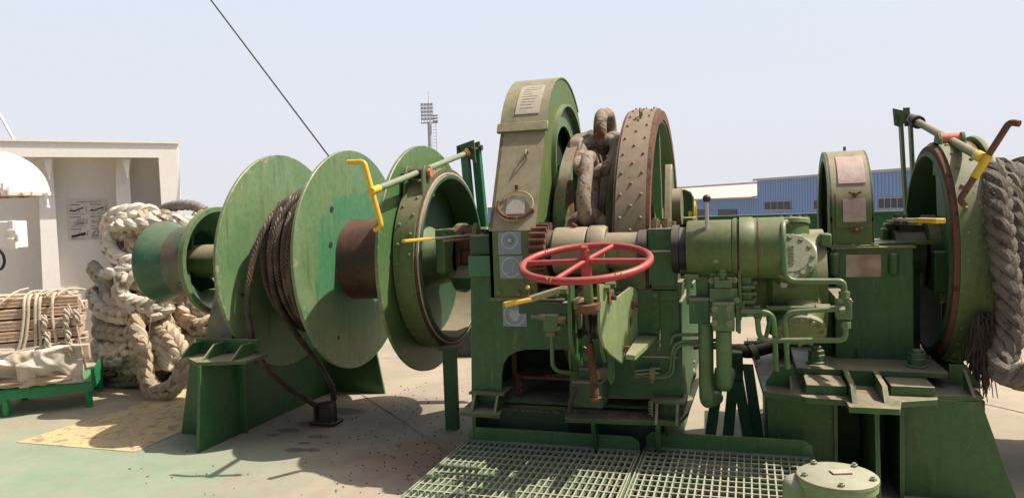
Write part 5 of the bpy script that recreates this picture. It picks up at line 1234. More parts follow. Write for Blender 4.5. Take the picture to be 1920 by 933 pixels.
mk('ochre_shoe', MB().ring(RC0 + .045, RC0 + .05, .20, .26, (0, 5.02, 1.47), 'x', 40), mat('ochre shoe', (.25, .13, .03), .7), t)
def plate(s_top, s_bot, x0, x1, m, name, e0=.002, e1=.006):
    s1_, s0_ = s_at(pf, (x0 + x1) / 2, s_top, (RC0 + RC1) / 2), s_at(pf, (x0 + x1) / 2, s_bot, (RC0 + RC1) / 2)
    ps = sub(pf, (s0_ + s1_) / 2, (s0_ + s1_) / 2 + .01)[0]; X0_ = at(x0, (s_top + s_bot) / 2, ps[0]).x; X1_ = at(x1, (s_top + s_bot) / 2, ps[0]).x
    return mk(name, strip(pf, s0_, s1_, X0_, X1_, e0, e1), m, t)
plate(295, 344, 1569, 1620, 'paper', 'faded_plate')
hp = plate(362, 426, 1567, 1634, 'case', 'hatch', .001, .012)
plate(374, 416, 1580, 1623, 'paper', 'faded_plate', .013, .016)
for py, px in ((364, 1602), (432, 1604)):
    s_ = s_at(pf, px, py, .6); p2 = sub(pf, s_, s_ + .01)[0]; q = V((at(px, py, p2[0]).x, p2[0] - .022, p2[1]))
    mk('wing_nut', MB().ball(q, .017, 8).box(q + V((.02, -.005, .008)), (.03, .012, .012), Matrix.Rotation(-.4, 3, 'Y')).box(q + V((-.02, -.005, .008)), (.03, .012, .012), Matrix.Rotation(.4, 3, 'Y')), 'rust', t, bevel=.003)
mk('foot_flange', MB().b2((RC0 - .02, 4.585, bz1 + .0125), (RC1 + .02, 4.64, bz1 + .022)), 'case', t, bevel=.002)
mk('foot_bolt', MB().joined((lambda m_: [m_.cyl((x, 4.597, bz1 + .022), (x, 4.597, bz1 + .032), .011, 6) for x in (RC0 + .02, (RC0 + RC1) / 2, RC1 - .01)] and m_)(MB())), 'case', t, each=True)
mk('vent_nipple', MB().cyl((RC0 + .12, 4.98, 1.825), (RC0 + .12, 4.98, 1.85), .008, 8), 'rust', t)

# right foundation
t = thing('gear_box_foundation', (.6, 4.8, 0), 'broad green foundation with stepped bed plate and big hex nuts at the right', 'foundation')
ZB = .535
fr_ = zp([(1431, 733), (1500, 741), (1511, 744), (1585, 749), (1592, 762), (1688, 766), (1690, 752), (1758, 748), (1758, 740), (1842, 741)], ZB)
mk('bed_plate', MB().prism(fr_ + [(1.32, 5.7), (-.02, 5.7)], 'z', ZB - .03, ZB), 'pedestal', t, bevel=.003)
def zb(x0, y0, x1, y1, z0, z1, dep):
    a, b = atz(x0, y0, z0), atz(x1, y1, z0); return MB().b2((a.x, (a.y + b.y) / 2, z0), (b.x, (a.y + b.y) / 2 + dep, z1))
mk('packing_plate', zb(1512, 738, 1588, 741, ZB + .001, ZB + .05, .9).joined(zb(1672, 742, 1752, 742, ZB + .001, ZB + .05, .9)), 'pedestal', t, bevel=.003)
mk('foot_plate', MB().b2((.24, 4.30, ZB + .051), (.98, 5.4, ZB + .083)), 'pedestal', t, bevel=.004)
yA = atz(1512, 738, ZB).y
for px in (1603, 1663):
    a = atz(px, 755, ZB); mk('gusset', MB().prism([(a.y - .01, ZB + .001), (4.30, ZB + .001), (4.30, ZB + .083), (a.y + .06, ZB + .07)], 'x', a.x - .012, a.x + .012), 'pedestal', t, smooth=0)
mk('stop_plate', MB().b2((atz(1596, 745, ZB).x, 4.285, ZB + .001), (atz(1668, 745, ZB).x, 4.299, ZB + .082)), 'pedestal', t, smooth=0)
gl_, gr_ = atz(1436, 722, ZB), atz(1838, 728, ZB)
mk('wing_plate', MB().prism([(gl_.x, ZB + .001), (.22, ZB + .001), (.22, ZB + .11), (.14, ZB + .11), (gl_.x, ZB + .02)], 'y', gl_.y, gl_.y + .018), 'pedestal', t, smooth=0)
mk('wing_plate', MB().prism([(1.0, ZB + .001), (gr_.x, ZB + .001), (gr_.x, ZB + .02), (1.08, ZB + .11), (1.0, ZB + .11)], 'y', gr_.y + .05, gr_.y + .068), 'pedestal', t, smooth=0)
mk('rib', MB().prism([(4.12, ZB + .001), (4.3, ZB + .001), (4.3, ZB + .10)], 'x', 1.045, 1.06).joined(MB().prism([(4.12, ZB + .001), (4.3, ZB + .001), (4.3, ZB + .11)], 'x', .2, .215)), 'pedestal', t, smooth=0, each=True)
for px, py, Yb in ((1531, 691, 4.45), (1719, 695, 4.42), (1698, 668, 5.15)):
    q = at(px, py, Yb); z0 = ZB + .083
    k = 1 if Yb < 5 else .8
    mk('hex_nut', MB().cyl((q.x, Yb, z0), (q.x, Yb, z0 + .012), .055 * k, 20).cyl((q.x, Yb, z0 + .012), (q.x, Yb, z0 + .05), .046 * k, 6).cyl((q.x, Yb, z0 + .05), (q.x, Yb, z0 + .075), .043 * k, 6).cyl((q.x, Yb, z0 + .075), (q.x, Yb, z0 + .095), .026 * k, 14), 'pedestal', t, bevel=.003)
x0, x1, x2, x3 = at(1438, 800, 4.2).x, at(1563, 800, 4.2).x, at(1692, 800, 4.15).x, at(1836, 745, 4.2).x
mk('front_web', MB().prism([(x0, ZB - .031), (x1, ZB - .031), (x1, 0), (x0 + .02, 0)], 'y', 4.2, 4.22), 'pedestal', t, smooth=0)
mk('front_web', MB().prism([(x2, ZB - .031), (x3, ZB - .031), (x3 + .16, 0), (x2, 0)], 'y', 4.16, 4.18), 'pedestal', t, smooth=0)
mk('recess_web', MB().b2((x1, 4.55, 0), (x2, 4.57, ZB - .031)), 'dark', t, smooth=0)
mk('rib', MB().prism([(4.0, ZB - .031), (4.55, ZB - .031), (4.55, 0), (3.95, 0)], 'x', at(1640, 780, 4.0).x, at(1640, 780, 4.0).x + .02), 'pedestal', t, smooth=0)
mk('rib', MB().b2((x2 - .02, 4.10, 0), (x2 - .001, 4.55, ZB - .031)), 'pedestal', t, smooth=0)
mk('rib', MB().b2((x1 + .001, 4.17, 0), (x1 + .016, 4.55, ZB - .031)), 'pedestal', t, smooth=0)
mk('end_web', MB().b2((x0, 4.22, 0), (x0 + .02, 5.6, ZB - .031)), 'dark', t, smooth=0)
mk('end_web', MB().prism([(4.18, 0), (5.6, 0), (5.6, ZB - .031), (4.18, ZB - .031)], 'x', x3 - .0, x3 + .02), 'dark', t, smooth=0)

# ------------------------------------------------------------------ right brake, right drum and its mooring rope
t = thing('band_brake', (1.18, 5, 0), 'riveted green brake band with a rusty crank at the far right', 'band brake')
mk('strap', LX([(1.05, .632), (1.05, .648), (1.205, .648), (1.205, .632)], 120, True), 'strap', t)
mk('lining', LX([(1.025, .595), (1.025, .628), (1.05, .637), (1.05, .60)], 120, True).joined(LX([(1.206, .60), (1.206, .645), (1.225, .645), (1.225, .60)], 120, True)), 'rust', t)
rv = MB(); rivets(rv, .648, (1.085, 1.165), 0, 360, 30, .013, .011); mk('rivet', rv, 'strap', t, each='marks')
R0 = atx(1708, 222, 1.13); R1 = atx(1842, 296, 1.13); rd = (R1 - R0).normalized()
mk('rod', MB().cyl(R0, R1, .024, 16), 'case', t)
mk('collar', MB().cyl(R0, R0 + rd * .14, .034, 12).cyl(R0 + rd * .17, R0 + rd * .25, .045, 16), 'black', t)
ck = mk('crank', MB().tube(fillet([at(1912, 232, R1.y - .05), at(1893, 229, R1.y - .02), at(1800, 374, R1.y - .02), at(1808, 384, R1.y - .05)], .03, 4), .0165, 12), 'rust', t)
a_, b_ = at(1853, 292, R1.y - .02), at(1826, 334, R1.y - .02)
mk('hub', MB().cyl(R1 - rd * .08, R1 + rd * .02, .028, 16).cyl(a_, b_, .021, 14), 'yellow', ck)
cl = atx(1784, 262, 1.13)
lug = [(-.08, -.20), (.08, -.20), (.06, .0), (.035, .04), (-.035, .04), (-.06, .0)]
for x in (1.06, 1.18):
    mk('clevis', MB().prism([(cl.y + a, cl.z + b) for a, b in lug], 'x', x - .01, x + .012), 'strap', t, bevel=.004)
mk('trunnion', MB().cyl((1.07, cl.y, cl.z), (1.18, cl.y, cl.z), .04, 16), 'salmon', t)
mk('hinge_strap', MB().b2((1.07, cl.y - .14, cl.z - .22), (1.18, cl.y + .1, cl.z - .12)), 'strap', t, bevel=.01)
pm = MB()
for px0, px1, Yp in ((1688, 1700, R0.y - .06), (1706, 1716, R0.y + .07)):
    a, b = at(px0, 215, Yp), at(px1, 420, Yp); b = a + (b - a) * 2.6
    mk('post', MB().box((a + b) / 2, (.075, .02, (a - b).length), (a - b).to_track_quat('Z', 'Y').to_matrix()), 'case', t, smooth=0)
q = at(1690, 218, R0.y - .08)
mk('post_head', MB().prism([(q.x - .055, q.z + .06), (q.x + .06, q.z + .025), (q.x + .03, q.z - .03), (q.x + .0, q.z - .08), (q.x - .045, q.z - .06)], 'y', q.y, q.y + .015).prism([(q.x + .04, q.z + .075), (q.x + .085, q.z + .075), (q.x + .08, q.z - .06), (q.x + .05, q.z - .06)], 'y', q.y + .16, q.y + .175), 'motor', t, smooth=0, each=True)
mk('trunnion', MB().cyl(R0 - rd * .12, R0 + rd * .03, .026, 12), 'black', t)
t = thing('rope_drum', (1.8, 5, .5), 'green rope drum behind the right brake band, hidden under thick mooring rope', 'drum')
mk('brake_drum', LX([(1.01, .57), (1.01, .594), (1.235, .594), (1.235, .57)], 96, True), 'dark', t)
mk('web', LX([(1.215, .1), (1.215, .575), (1.235, .575), (1.235, .1)], 96, True), 'dark', t)
mk('flange', LX([(1.24, .2), (1.24, .67), (1.255, .675), (1.27, .67), (1.27, .2)], 96, True), 'strap', t)
mk('barrel', LX([(1.27, .1), (1.27, .34), (3.0, .34), (3.0, .1)], 48), 'rust', t)
mk('hub', LX([(.84, .02), (.84, .13), (1.0, .13), (1.0, .22), (1.06, .22), (1.06, .13), (1.23, .13)], 40), 'dark', t)
cj = MB().prism([(4.62, .95), (4.75, 1.75), (4.95, 1.72), (4.85, .9)], 'x', 1.06, 1.10); mk('clutch_arm', cj, 'frame', t, bevel=.01)
mk('clutch_arm', MB().prism([(4.7, .98), (4.9, .98), (4.9, 1.22), (4.7, 1.22)], 'x', 1.0, 1.1), 'dark', t, bevel=.01)
mk('gusset', MB().b2((1.1, 4.98, .66), (1.21, 5.0, 1.75)).b2((1.1, 4.45, 1.19), (1.21, 5.55, 1.21)), 'dark', t, smooth=0)
t = thing('clutch_yoke', at(1700, 480, 4.9), 'dark clutch yoke between the gear box and the right brake wheel', 'yoke')
mk('body', MB().pxb(1690, 415, 1742, 500, 4.95, .2), 'grease', t, bevel=.02)
mk('side_arm', MB().pxb(1660, 418, 1698, 452, 5.1, .1).pxb(1655, 428, 1667, 452, 5.0, .1), 'frame', t, bevel=.01)
mk('fork', MB().pxb(1742, 430, 1760, 545, 4.9, .08), 'frame', t, bevel=.02)
mk('cap', MB().pxb(1672, 414, 1698, 419, 4.9, .2), 'motor', t, bevel=.003)
a, b = at(1764, 414, 4.0), at(1680, 411, 4.5)
t = lever(1764, 414, 1678, 411, 4.05, 4.55, .46, 'clutch_lever', 'flat clutch lever with yellow grip in front of the right brake wheel', w_=.035, th=.016)
t = thing('band_support', (1.02, 5, 0), 'narrow dark upright with a foot bolt below the right brake band', 'support')
p0 = at(1715, 600, 5.0); mk('bar', MB().b2((p0.x - .02, 5.0, .1), (p0.x + .03, 5.03, 1.2)), 'dark', t, smooth=0)
mk('foot', MB().pxb(1702, 668, 1740, 690, 4.95, .1).pxb(1708, 640, 1724, 672, 4.98, .06), 'rust', t, bevel=.006)
p0 = at(1765, 670, 5.0); mk('jack_post', MB().b2((p0.x - .045, 4.96, 0), (p0.x + .045, 5.06, p0.z - .0)), 'frame', t, bevel=.004)
mk('jack_screw', MB().cyl((p0.x, 5.0, p0.z), (p0.x, 5.0, p0.z + .08), .016, 10).cyl((p0.x, 5.0, p0.z + .02), (p0.x, 5.0, p0.z + .04), .04, 6), 'dark', t)
mk('flange', LX([(2.48, .2), (2.48, .67), (2.51, .67), (2.51, .2)], 96, True), 'strap', t)
t = thing('drum_pedestal', (2.75, 5, 0), 'green pedestal carrying the outer end of the right rope drum', 'pedestal')
mk('web', MB().prism([(4.2, 0), (4.6, 1.1), (4.8, 1.4), (5.2, 1.4), (5.4, 1.1), (5.8, 0)], 'x', 2.72, 2.84), 'pedestal', t, bevel=.01)
mk('foot_plate', MB().b2((2.55, 4.1, 0), (3.0, 5.9, .03)), 'pedestal', t, bevel=.004)
# mooring rope on the right drum
t = thing('mooring_rope', (1.7, 4.7, .1), 'dirty grey plaited mooring rope hanging over the right drum, with a frayed end', 'rope')
def ropeline(pix, R, m='ropeg', name='strand', ns=6):
    mb = MB(); braid(mb, smoothp([at(px, py, Y) for px, py, Y in pix], 6), R, ns, R * 6.4, step=R * .25, sides=8, up0=(-.3, -1, 0)); return mk(name, mb, m, t)
ropeline([(1838, 350, 4.75), (1846, 322, 4.8), (1868, 328, 4.55), (1872, 400, 4.4), (1882, 480, 4.33), (1893, 560, 4.28), (1897, 630, 4.25), (1880, 668, 4.22), (1876, 690, 4.18), (1896, 708, 4.15), (1940, 700, 4.1), (1970, 690, 4.1)], .073)
ropeline([(1868, 345, 4.95), (1874, 318, 4.9), (1900, 325, 4.65), (1912, 390, 4.5), (1922, 460, 4.45), (1935, 520, 4.42)], .068)
ropeline([(1856, 340, 4.85), (1850, 400, 4.62), (1852, 480, 4.55), (1860, 560, 4.5), (1856, 640, 4.45)], .06)
ropeline([(1900, 330, 4.95), (1915, 318, 4.85), (1940, 330, 4.7), (1946, 420, 4.6), (1940, 560, 4.55), (1950, 640, 4.5)], .07)
ropeline([(1897, 380, 4.75), (1899, 430, 4.65), (1906, 490, 4.6), (1915, 540, 4.6)], .055)
for j in range(7):
    x = 1.40 + j * .15; mb = MB(); braid(mb, [V((x + .03 * math.sin(a), 5 + .46 * math.cos(a), AXZ + .46 * math.sin(a))) for a in [2 * PI * k / 80 for k in range(80)]], .075, 4, .4, closed=True, step=.03, sides=7); mk('turn', mb, 'ropeg', t)
fr = MB(); rr = random.Random(4)
for k in range(260):
    px, py = rr.uniform(1826, 1862), rr.uniform(585, 640); Yk = rr.uniform(4.35, 4.5); a = at(px, py, Yk); L_ = rr.uniform(.10, .34)
    q = a + V((rr.gauss(-.01, .02), rr.gauss(0, .02), -L_)); fr.tube([a, a.lerp(q, .5) + V((rr.gauss(0, .014), rr.gauss(0, .01), 0)), q], lambda i: .006 * (1 - i * .3), 4)
mk('frayed_end', fr, 'fray', t)
sv = MB().tube(smoothp([at(1842, 480, 4.62), at(1846, 560, 4.52), at(1848, 640, 4.45), at(1850, 680, 4.42)], 5), lambda i: .055 + .012 * math.sin(i * .8), 12); mk('chafe_sleeve', sv, 'fray', t)
# fibre fuzz on the big strands
fz = MB()
for k in range(700):
    y_ = rr.uniform(330, 700); xc = 1868 + (y_ - 330) * .07 + rr.gauss(0, 22); a = at(xc, y_, 4.28 + .12 * (700 - y_) / 370 - rr.uniform(0, .04)); v_ = V((rr.gauss(0, 1), rr.gauss(-.3, .5), rr.gauss(-.4, 1))).normalized() * rr.uniform(.01, .03); fz.tube([a, a + v_], .0012, 3)
mk('loose_fibres', fz, 'ropeg', t, smooth=0)['kind'] = 'stuff'

# ------------------------------------------------------------------ grating platform and capped drum in the foreground
def grating(label, x0, x1, y0, y1, z, sx, sy, up_h, tilt=0.0):
    t = thing('grating_platform', ((x0 + x1) / 2, (y0 + y1) / 2, 0), label, 'platform', 'grating platforms')
    g = MB(); rr = random.Random(int(x0 * 100)); n = int((x1 - x0) / sx)
    for i in range(n + 1):
        x = x0 + .012 + (x1 - x0 - .024) * i / n; g.box((x + rr.gauss(0, .0008), (y0 + y1) / 2, z - .014), (.0075, y1 - y0 - .02, .028))
    mk('bearing_bars', g, 'grating', t, smooth=0)
    c_ = MB(); n = int((y1 - y0) / sy)
    for i in range(n + 1):
        y = y1 - .02 - (y1 - y0 - .04) * i / n
        c_.box(((x0 + x1) / 2, y, z - .004), (x1 - x0 - .01, .009, .010))
    mk('cross_bars', c_, 'grating', t, smooth=0)
    e = MB().b2((x0 - .006, y0, z - .035), (x0, y1, z + .004)).b2((x1, y0, z - .035), (x1 + .006, y1, z + .004)).b2((x0, y1 - .008, z - .035), (x1, y1 - .002, z + .002))
    mk('edge_frame', e, 'grating', t, smooth=0)
    mk('upstand', MB().prism([(x0 + .0, z - .06), (x1, z - .06), (x1, z + up_h - .03), (x1 - .04, z + up_h), (x0 + .03, z + up_h), (x0, z + up_h - .03)], 'y', y1 + .001, y1 + .008), 'valve', t, smooth=0)
    mk('floor_beam', MB().b2((x0 + .05, y1 - .25, z - .10), (x1 - .05, y1 - .21, z - .036)).b2((x0 + .05, y0 + .3, z - .10), (x1 - .05, y0 + .34, z - .036)), 'frame', t, smooth=0, each=True)
    for x in (x0 + .06, x1 - .1):
        for y in (y1 - .24, y0 + .33): mk('leg', MB().b2((x, y - .02, 0), (x + .04, y + .02, z - .036)), 'frame', t, smooth=0)
    return t
grating('left grating platform with closely set bars, in front of the windlass foundation', -1.585, -.585, 2.85, 4.00, .20, .034, .088, .075)
grating('right grating platform with an open square mesh, beside the capped drum', -.555, .30, 2.85, 4.06, .205, .037, .070, .085)
mr = MB().tube(fillet([atz(1175, 792, .2) + V((0, .0, 0)), atz(1172, 845, .23), atz(1195, 862, .21)], .05), .006, 6)
cx_, cy_, cz_, cr_ = .322, 3.13, .45, .150
t = thing('capped_drum', (cx_, cy_, 0), 'pale green capped cylinder with a dusty bolted lid at the bottom right', 'drum')
mk('body', MB().lathe([(0, .02), (0, cr_ - .012), (cz_ - .05, cr_ - .012), (cz_ - .045, cr_ - .001), (cz_ - .016, cr_), (cz_ - .016, .02)], (cx_, cy_, 0), 'z', 64), 'barrel', t)
mk('lid', MB().lathe([(cz_ - .0155, .001), (cz_ - .0155, cr_ + .003), (cz_ - .004, cr_ + .002), (cz_, cr_ - .004), (cz_, .001)], (cx_, cy_, 0), 'z', 64), 'cover', t)
for k in range(5):
    a = 2 * PI * k / 5 + .95; q = V((cx_ + (cr_ - .02) * math.cos(a), cy_ + (cr_ - .02) * math.sin(a), cz_)); mk('lid_bolt', MB().cyl(q, q + zz * .01, .013, 6).cyl(q, q + zz * .016, .007, 8), 'cover', t)
mk('loose_tag', MB().box((cx_ + .015, cy_ + .02, cz_ + .005), (.075, .045, .005), Matrix.Rotation(.3, 3, 'Z')), mat('rusty tag', (.42, .36, .29), .8, rust=(.3, .15, .09), rscale=20, rthr=.62), t)
mk('side_lobe', MB().cyl((cx_ - .135, cy_ + .02, 0), (cx_ - .135, cy_ + .02, cz_ - .06), .07, 32).ball((cx_ - .135, cy_ + .02, cz_ - .06), .07, 20, (1, 1, .6)), 'barrel', t)
mk('cast_ring', MB().ring(-.006, .0, .03, .036, (cx_ - .06, cy_ - cr_ + .022, .22), 'y', 24), 'barrel', t)

# ------------------------------------------------------------------ heap of mooring ropes on a pallet, left
HX, HY = -5.50, 6.05
t = thing('wooden_pallet', (HX, HY, 0), 'dark weathered wooden pallet under the heap of mooring ropes', 'pallet')
dk = mat('old pallet wood', (.12, .08, .055), .9, var=(.2, .14, .1), varscale=9)
PR = Matrix.Rotation(.35, 3, 'Z')
def PP(mb): mb.v = [PR @ q + V((HX, HY, 0)) for q in mb.v]; return mb
for i in range(8): mk('deck_board', PP(MB().b2((-.62 + i * .16, -.62, .125), (-.50 + i * .16, .62, .15))), dk, t, smooth=0)
for x in (-.6, -.05, .52):
    for y in (-.6, 0, .5): mk('block', PP(MB().b2((x, y, 0), (x + .1, y + .12, .124))), dk, t, smooth=0)
rr = random.Random(21)
def coil_loop(cx, cy, z, rx, ry, rot, R, tilt=0, seed=0, wob=.07):
    pts = []
    for k in range(40):
        a = 2 * PI * k / 40; n1 = noise.noise(V((math.cos(a) * 1.3 + seed, math.sin(a) * 1.3, seed * .7))); n2 = noise.noise(V((math.cos(a) * 1.6, math.sin(a) * 1.6 + seed, 5 + seed)))
        x, y = (rx + n1 * wob * 2) * math.cos(a), (ry + n1 * wob * 2) * math.sin(a); zz_ = z + n2 * wob * 1.3 + tilt * x
        pts.append(V((cx + x * math.cos(rot) - y * math.sin(rot), cy + x * math.sin(rot) + y * math.cos(rot), max(zz_, .15 + R * .6))))
    return resample(pts, .03, True)
heap = thing('mooring_rope', (HX, HY, .15), 'big heap of cream plaited mooring rope stacked on the pallet by the white wall', 'rope', 'ropes heaped on the pallet')
z = .24; k = 0
while z < 1.50:
    s = 1 - .22 * (z / 1.6) ** 2
    for j in range(2):
        mb = MB(); k += 1
        m_ = ('ropec', 'ropec', 'ropeo', 'ropec', 'ropet')[k % 5]
        braid(mb, coil_loop(HX + rr.gauss(0, .035), HY + rr.gauss(0, .04), z + j * .05, (.56 - j * .17) * s, (.60 - j * .2) * s, rr.uniform(0, 3), .066, rr.gauss(0, .10), k * 3.1, .10), .080, 4, .42, closed=True, step=.026, sides=7)
        mk('coil', mb, m_, heap)
    z += .122
core_ = MB().lathe([(.15, .02), (.15, .33), (.9, .30), (1.3, .2), (1.3, .02)], (HX, HY, 0), 'z', 20); mk('inner_turns', core_, mat('shadowed rope core', (.16, .13, .10), .95, bump=.6), heap)
def vloop(pix, R, m, par, closed=False, name='loop'):
    mb = MB(); braid(mb, smoothp([at(px, py, Y) for px, py, Y in pix], 7, closed), R, 4, R * 5.4, closed=closed, step=R * .38, sides=8, up0=(-.4, -1, .1)); return mk(name, mb, m, par)
# draped front loops of the same heap
vloop([(205, 470, 5.75), (200, 430, 5.65), (215, 405, 5.6), (250, 396, 5.65), (285, 400, 5.75), (290, 425, 5.7), (262, 440, 5.62), (225, 440, 5.6), (205, 455, 5.6)], .076, 'ropec', heap)
vloop([(212, 435, 5.55), (204, 458, 5.5), (215, 480, 5.46), (240, 490, 5.45), (268, 488, 5.5)], .074, 'ropec', heap)
vloop([(268, 400, 5.7), (262, 425, 5.6), (245, 450, 5.55), (258, 470, 5.5), (272, 480, 5.55)], .072, 'ropet', heap)
vloop([(172, 545, 5.5), (185, 575, 5.42), (215, 590, 5.38), (250, 592, 5.38), (290, 585, 5.4), (320, 570, 5.5)], .080, 'ropec', heap)
vloop([(262, 505, 5.45), (235, 520, 5.38), (225, 545, 5.36), (240, 565, 5.36), (275, 572, 5.38), (310, 560, 5.45)], .078, 'ropec', heap)
vloop([(172, 500, 5.6), (185, 515, 5.5), (200, 535, 5.45), (195, 560, 5.45)], .072, 'ropeo', heap)
vloop([(180, 620, 5.5), (205, 622, 5.4), (235, 628, 5.38), (258, 616, 5.4)], .076, 'ropeo', heap)
vloop([(182, 640, 5.5), (188, 665, 5.42), (215, 672, 5.38), (240, 655, 5.38), (262, 640, 5.42)], .078, 'ropec', heap)
vloop([(215, 690, 5.5), (245, 690, 5.42), (280, 680, 5.4), (310, 676, 5.42), (350, 690, 5.5)], .080, 'ropeo', heap)
vloop([(200, 712, 5.45), (225, 716, 5.4), (255, 712, 5.4), (290, 716, 5.45)], .06, 'ropeg', heap)
vloop([(340, 540, 6.0), (350, 575, 5.9), (365, 600, 5.85), (395, 615, 5.85), (420, 600, 5.9), (432, 580, 6.0)], .080, 'ropet', heap)
vloop([(330, 560, 5.9), (342, 600, 5.8), (370, 625, 5.78), (405, 630, 5.8), (432, 605, 5.9)], .080, 'ropec', heap)
vloop([(345, 640, 5.8), (375, 650, 5.75), (405, 648, 5.8), (435, 650, 5.9)], .076, 'ropeo', heap)
vloop([(292, 605, 5.6), (300, 585, 5.55), (312, 600, 5.5), (318, 622, 5.5), (340, 618, 5.55)], .074, 'ropet', heap)
vloop([(336, 560, 5.75), (345, 590, 5.66), (368, 612, 5.62), (398, 606, 5.64), (425, 585, 5.72), (440, 560, 5.8)], .085, 'ropet', heap)
vloop([(352, 548, 5.8), (362, 570, 5.72), (385, 582, 5.7), (410, 570, 5.75)], .08, 'ropec', heap)
vloop([(322, 628, 5.7), (350, 640, 5.62), (385, 648, 5.6), (420, 640, 5.65), (445, 620, 5.7)], .085, 'ropeo', heap)
vloop([(330, 668, 5.6), (352, 680, 5.55), (380, 690, 5.55), (410, 700, 5.6)], .085, 'ropec', heap)
big = thing('mooring_rope', atz(300, 740, 0), 'tan plaited rope loop hanging down the front of the heap onto the deck', 'rope', 'ropes heaped on the pallet')
vloop([(258, 590, 5.36), (256, 615, 5.28), (268, 655, 5.2), (272, 690, 5.16), (280, 720, 5.12), (305, 735, 5.1), (335, 715, 5.12), (343, 685, 5.18), (335, 650, 5.26), (318, 625, 5.36), (300, 610, 5.5)], .080, 'ropet', big)
vloop([(292, 650, 5.45), (300, 640, 5.4), (308, 665, 5.34), (312, 690, 5.35)], .072, 'ropec', big)
wr = MB().tube([at(284, 590, 5.2), at(281, 612, 5.19), at(278, 645, 5.12)], .004, 5).tube([at(258, 660, 5.1), at(270, 655, 5.08), at(280, 651, 5.1)], .005, 5); mk('lashing', wr, 'line', big)
top = thing('mooring_rope', at(345, 400, 6.1), 'small tan rope coil bound with a dark sleeve on top of the heap', 'rope', 'ropes heaped on the pallet')
vloop([(305, 402, 6.05), (320, 412, 5.95), (345, 418, 5.92), (372, 420, 5.95), (385, 402, 6.05)], .076, 'ropet', top)
mb = MB(); pts = smoothp([at(px, py, Y) for px, py, Y in ((302, 402, 6.1), (312, 390, 6.08), (345, 384, 6.05), (372, 388, 6.08), (386, 402, 6.12))], 8)
mk('grey_sleeve', mb.tube(pts, lambda i: .052 + .005 * math.sin(i * 2.2), 14), mat('grey canvas sleeve', (.22, .2, .18), .9, var=(.3, .27, .24), varscale=30, bump=.6), top)
for i in (3, 30): mk('tape_band', MB().tube(pts[max(0, i - 3):i + 3], .06, 14), 'black', top)

# ------------------------------------------------------------------ green stand with the rolled pilot ladder and canvas
L1, L2 = atz(12, 780, 0), atz(168, 762, 0); sd = (L2 - L1); sd.z = 0; sd.normalize(); sn = V((-sd.y, sd.x, 0))
if sn.y < 0: sn = -sn
SM = Matrix(((sd.x, sn.x, 0, L2.x), (sd.y, sn.y, 0, L2.y), (0, 0, 1, 0), (0, 0, 0, 1)))
def S(mb): return xf(mb, SM)
ztb = at(172, 713, L2.y).z
t = thing('low_stand', L2, 'low bright green steel stand under the bundled rope ladder', 'stand')
mk('top_frame', S(MB().b2((-1.5, -.035, ztb - .085), (.035, -.03, ztb)).b2((-1.5, -.035, ztb - .012), (.035, .66, ztb - .004)).b2((.03, -.03, ztb - .085), (.035, .66, ztb + .09))), 'stand', t, smooth=0)
for u in (-1.35, -(L2 - L1).length, 0):
    for v_ in (0, .62): mk('leg', S(MB().cyl((u, v_, 0), (u, v_, ztb - .012), .028, 16)), 'stand', t)
mk('lashing_lug', S(MB().b2((-.43, -.045, ztb - .04), (-.41, -.036, ztb + .02))), 'stand', t, smooth=0)
t = thing('rope_ladder', SM @ V((-.6, .3, ztb)), 'rolled wooden rope ladder with stacked ribbed treads, lashed on the green stand', 'ladder')
def tread(c, L_, w_, th, rot=0, tilt=0):
    """a ribbed tread: long flat board with grooves along its edge"""
    n = 5; out = MB()
    for i in range(n): out.b2((-L_ / 2, -w_ / 2 + (.004 if i % 2 else 0), th * i / n), (L_ / 2, w_ / 2, th * (i + .86) / n))
    R = Matrix.Rotation(rot, 3, 'Z') @ Matrix.Rotation(tilt, 3, 'Y'); out.v = [R @ q + V(c) for q in out.v]; return out
zb0 = ztb + .26; wds = []
for i, (z, v_, ro, ti, L_) in enumerate([(.30, .05, .02, .0, 1.1), (.385, .045, -.01, -.01, 1.12), (.475, .06, -.03, .0, 1.12), (.565, .09, .02, .0, 1.12), (.655, .14, -.03, .02, 1.1), (.30, .30, 0, 0, 1.1), (.39, .3, .02, 0, 1.1), (.48, .32, 0, .0, 1.1), (.57, .36, .02, 0, 1.1)]):
    mk('tread', S(tread((-.60 + .012 * (i % 3), v_, ztb + z), L_, .16, .072 if i != 1 else .078, ro, ti)), 'wood', t, smooth=0)
mk('tread', S(tread((-.50, .28, ztb + .70), .85, .18, .04, .15, .04)), 'wood', t, smooth=0)
mk('tread', S(MB().b2((-.06, .0, ztb + .18), (.02, .1, ztb + .30))), 'wood', t, smooth=0)
mk('filler_boards', S(MB().b2((-1.2, .1, ztb), (-.1, .5, ztb + .62))), 'wood', t, smooth=0)
rp = MB()
def lp(pts, R=.011): return S(MB().tube(smoothp(pts, 5), R, 8))
for u, lean in ((-.42, -.06), (-.39, -.055), (-.34, -.01), (-.31, 0), (-.22, .03)):
    mk('side_rope', lp([(u + lean - .03, -.05, ztb + .24), (u + lean * .6, -.045, ztb + .36), (u, -.035, ztb + .56), (u + .01, .0, ztb + .72), (u + .02, .2, ztb + .76)], .0125), 'line', t)
rr = random.Random(9)
for u, z in ((-.7, .5), (-.28, .52), (-.12, .56), (-.27, .38), (-.12, .40), (-.11, .30), (-.88, .42), (-1.0, .28), (-.13, .5), (-.26, .3), (-.05, .55)):
    mb = MB(); braid(mb, smoothp([V((u + rr.gauss(0, .008), -.055, ztb + z + .06)), V((u + .015, -.075, ztb + z)), V((u - .01, -.06, ztb + z - .07))], 6), .026, 3, .12, step=.012, sides=6, lay=True); mk('knot', S(mb), 'line', t)
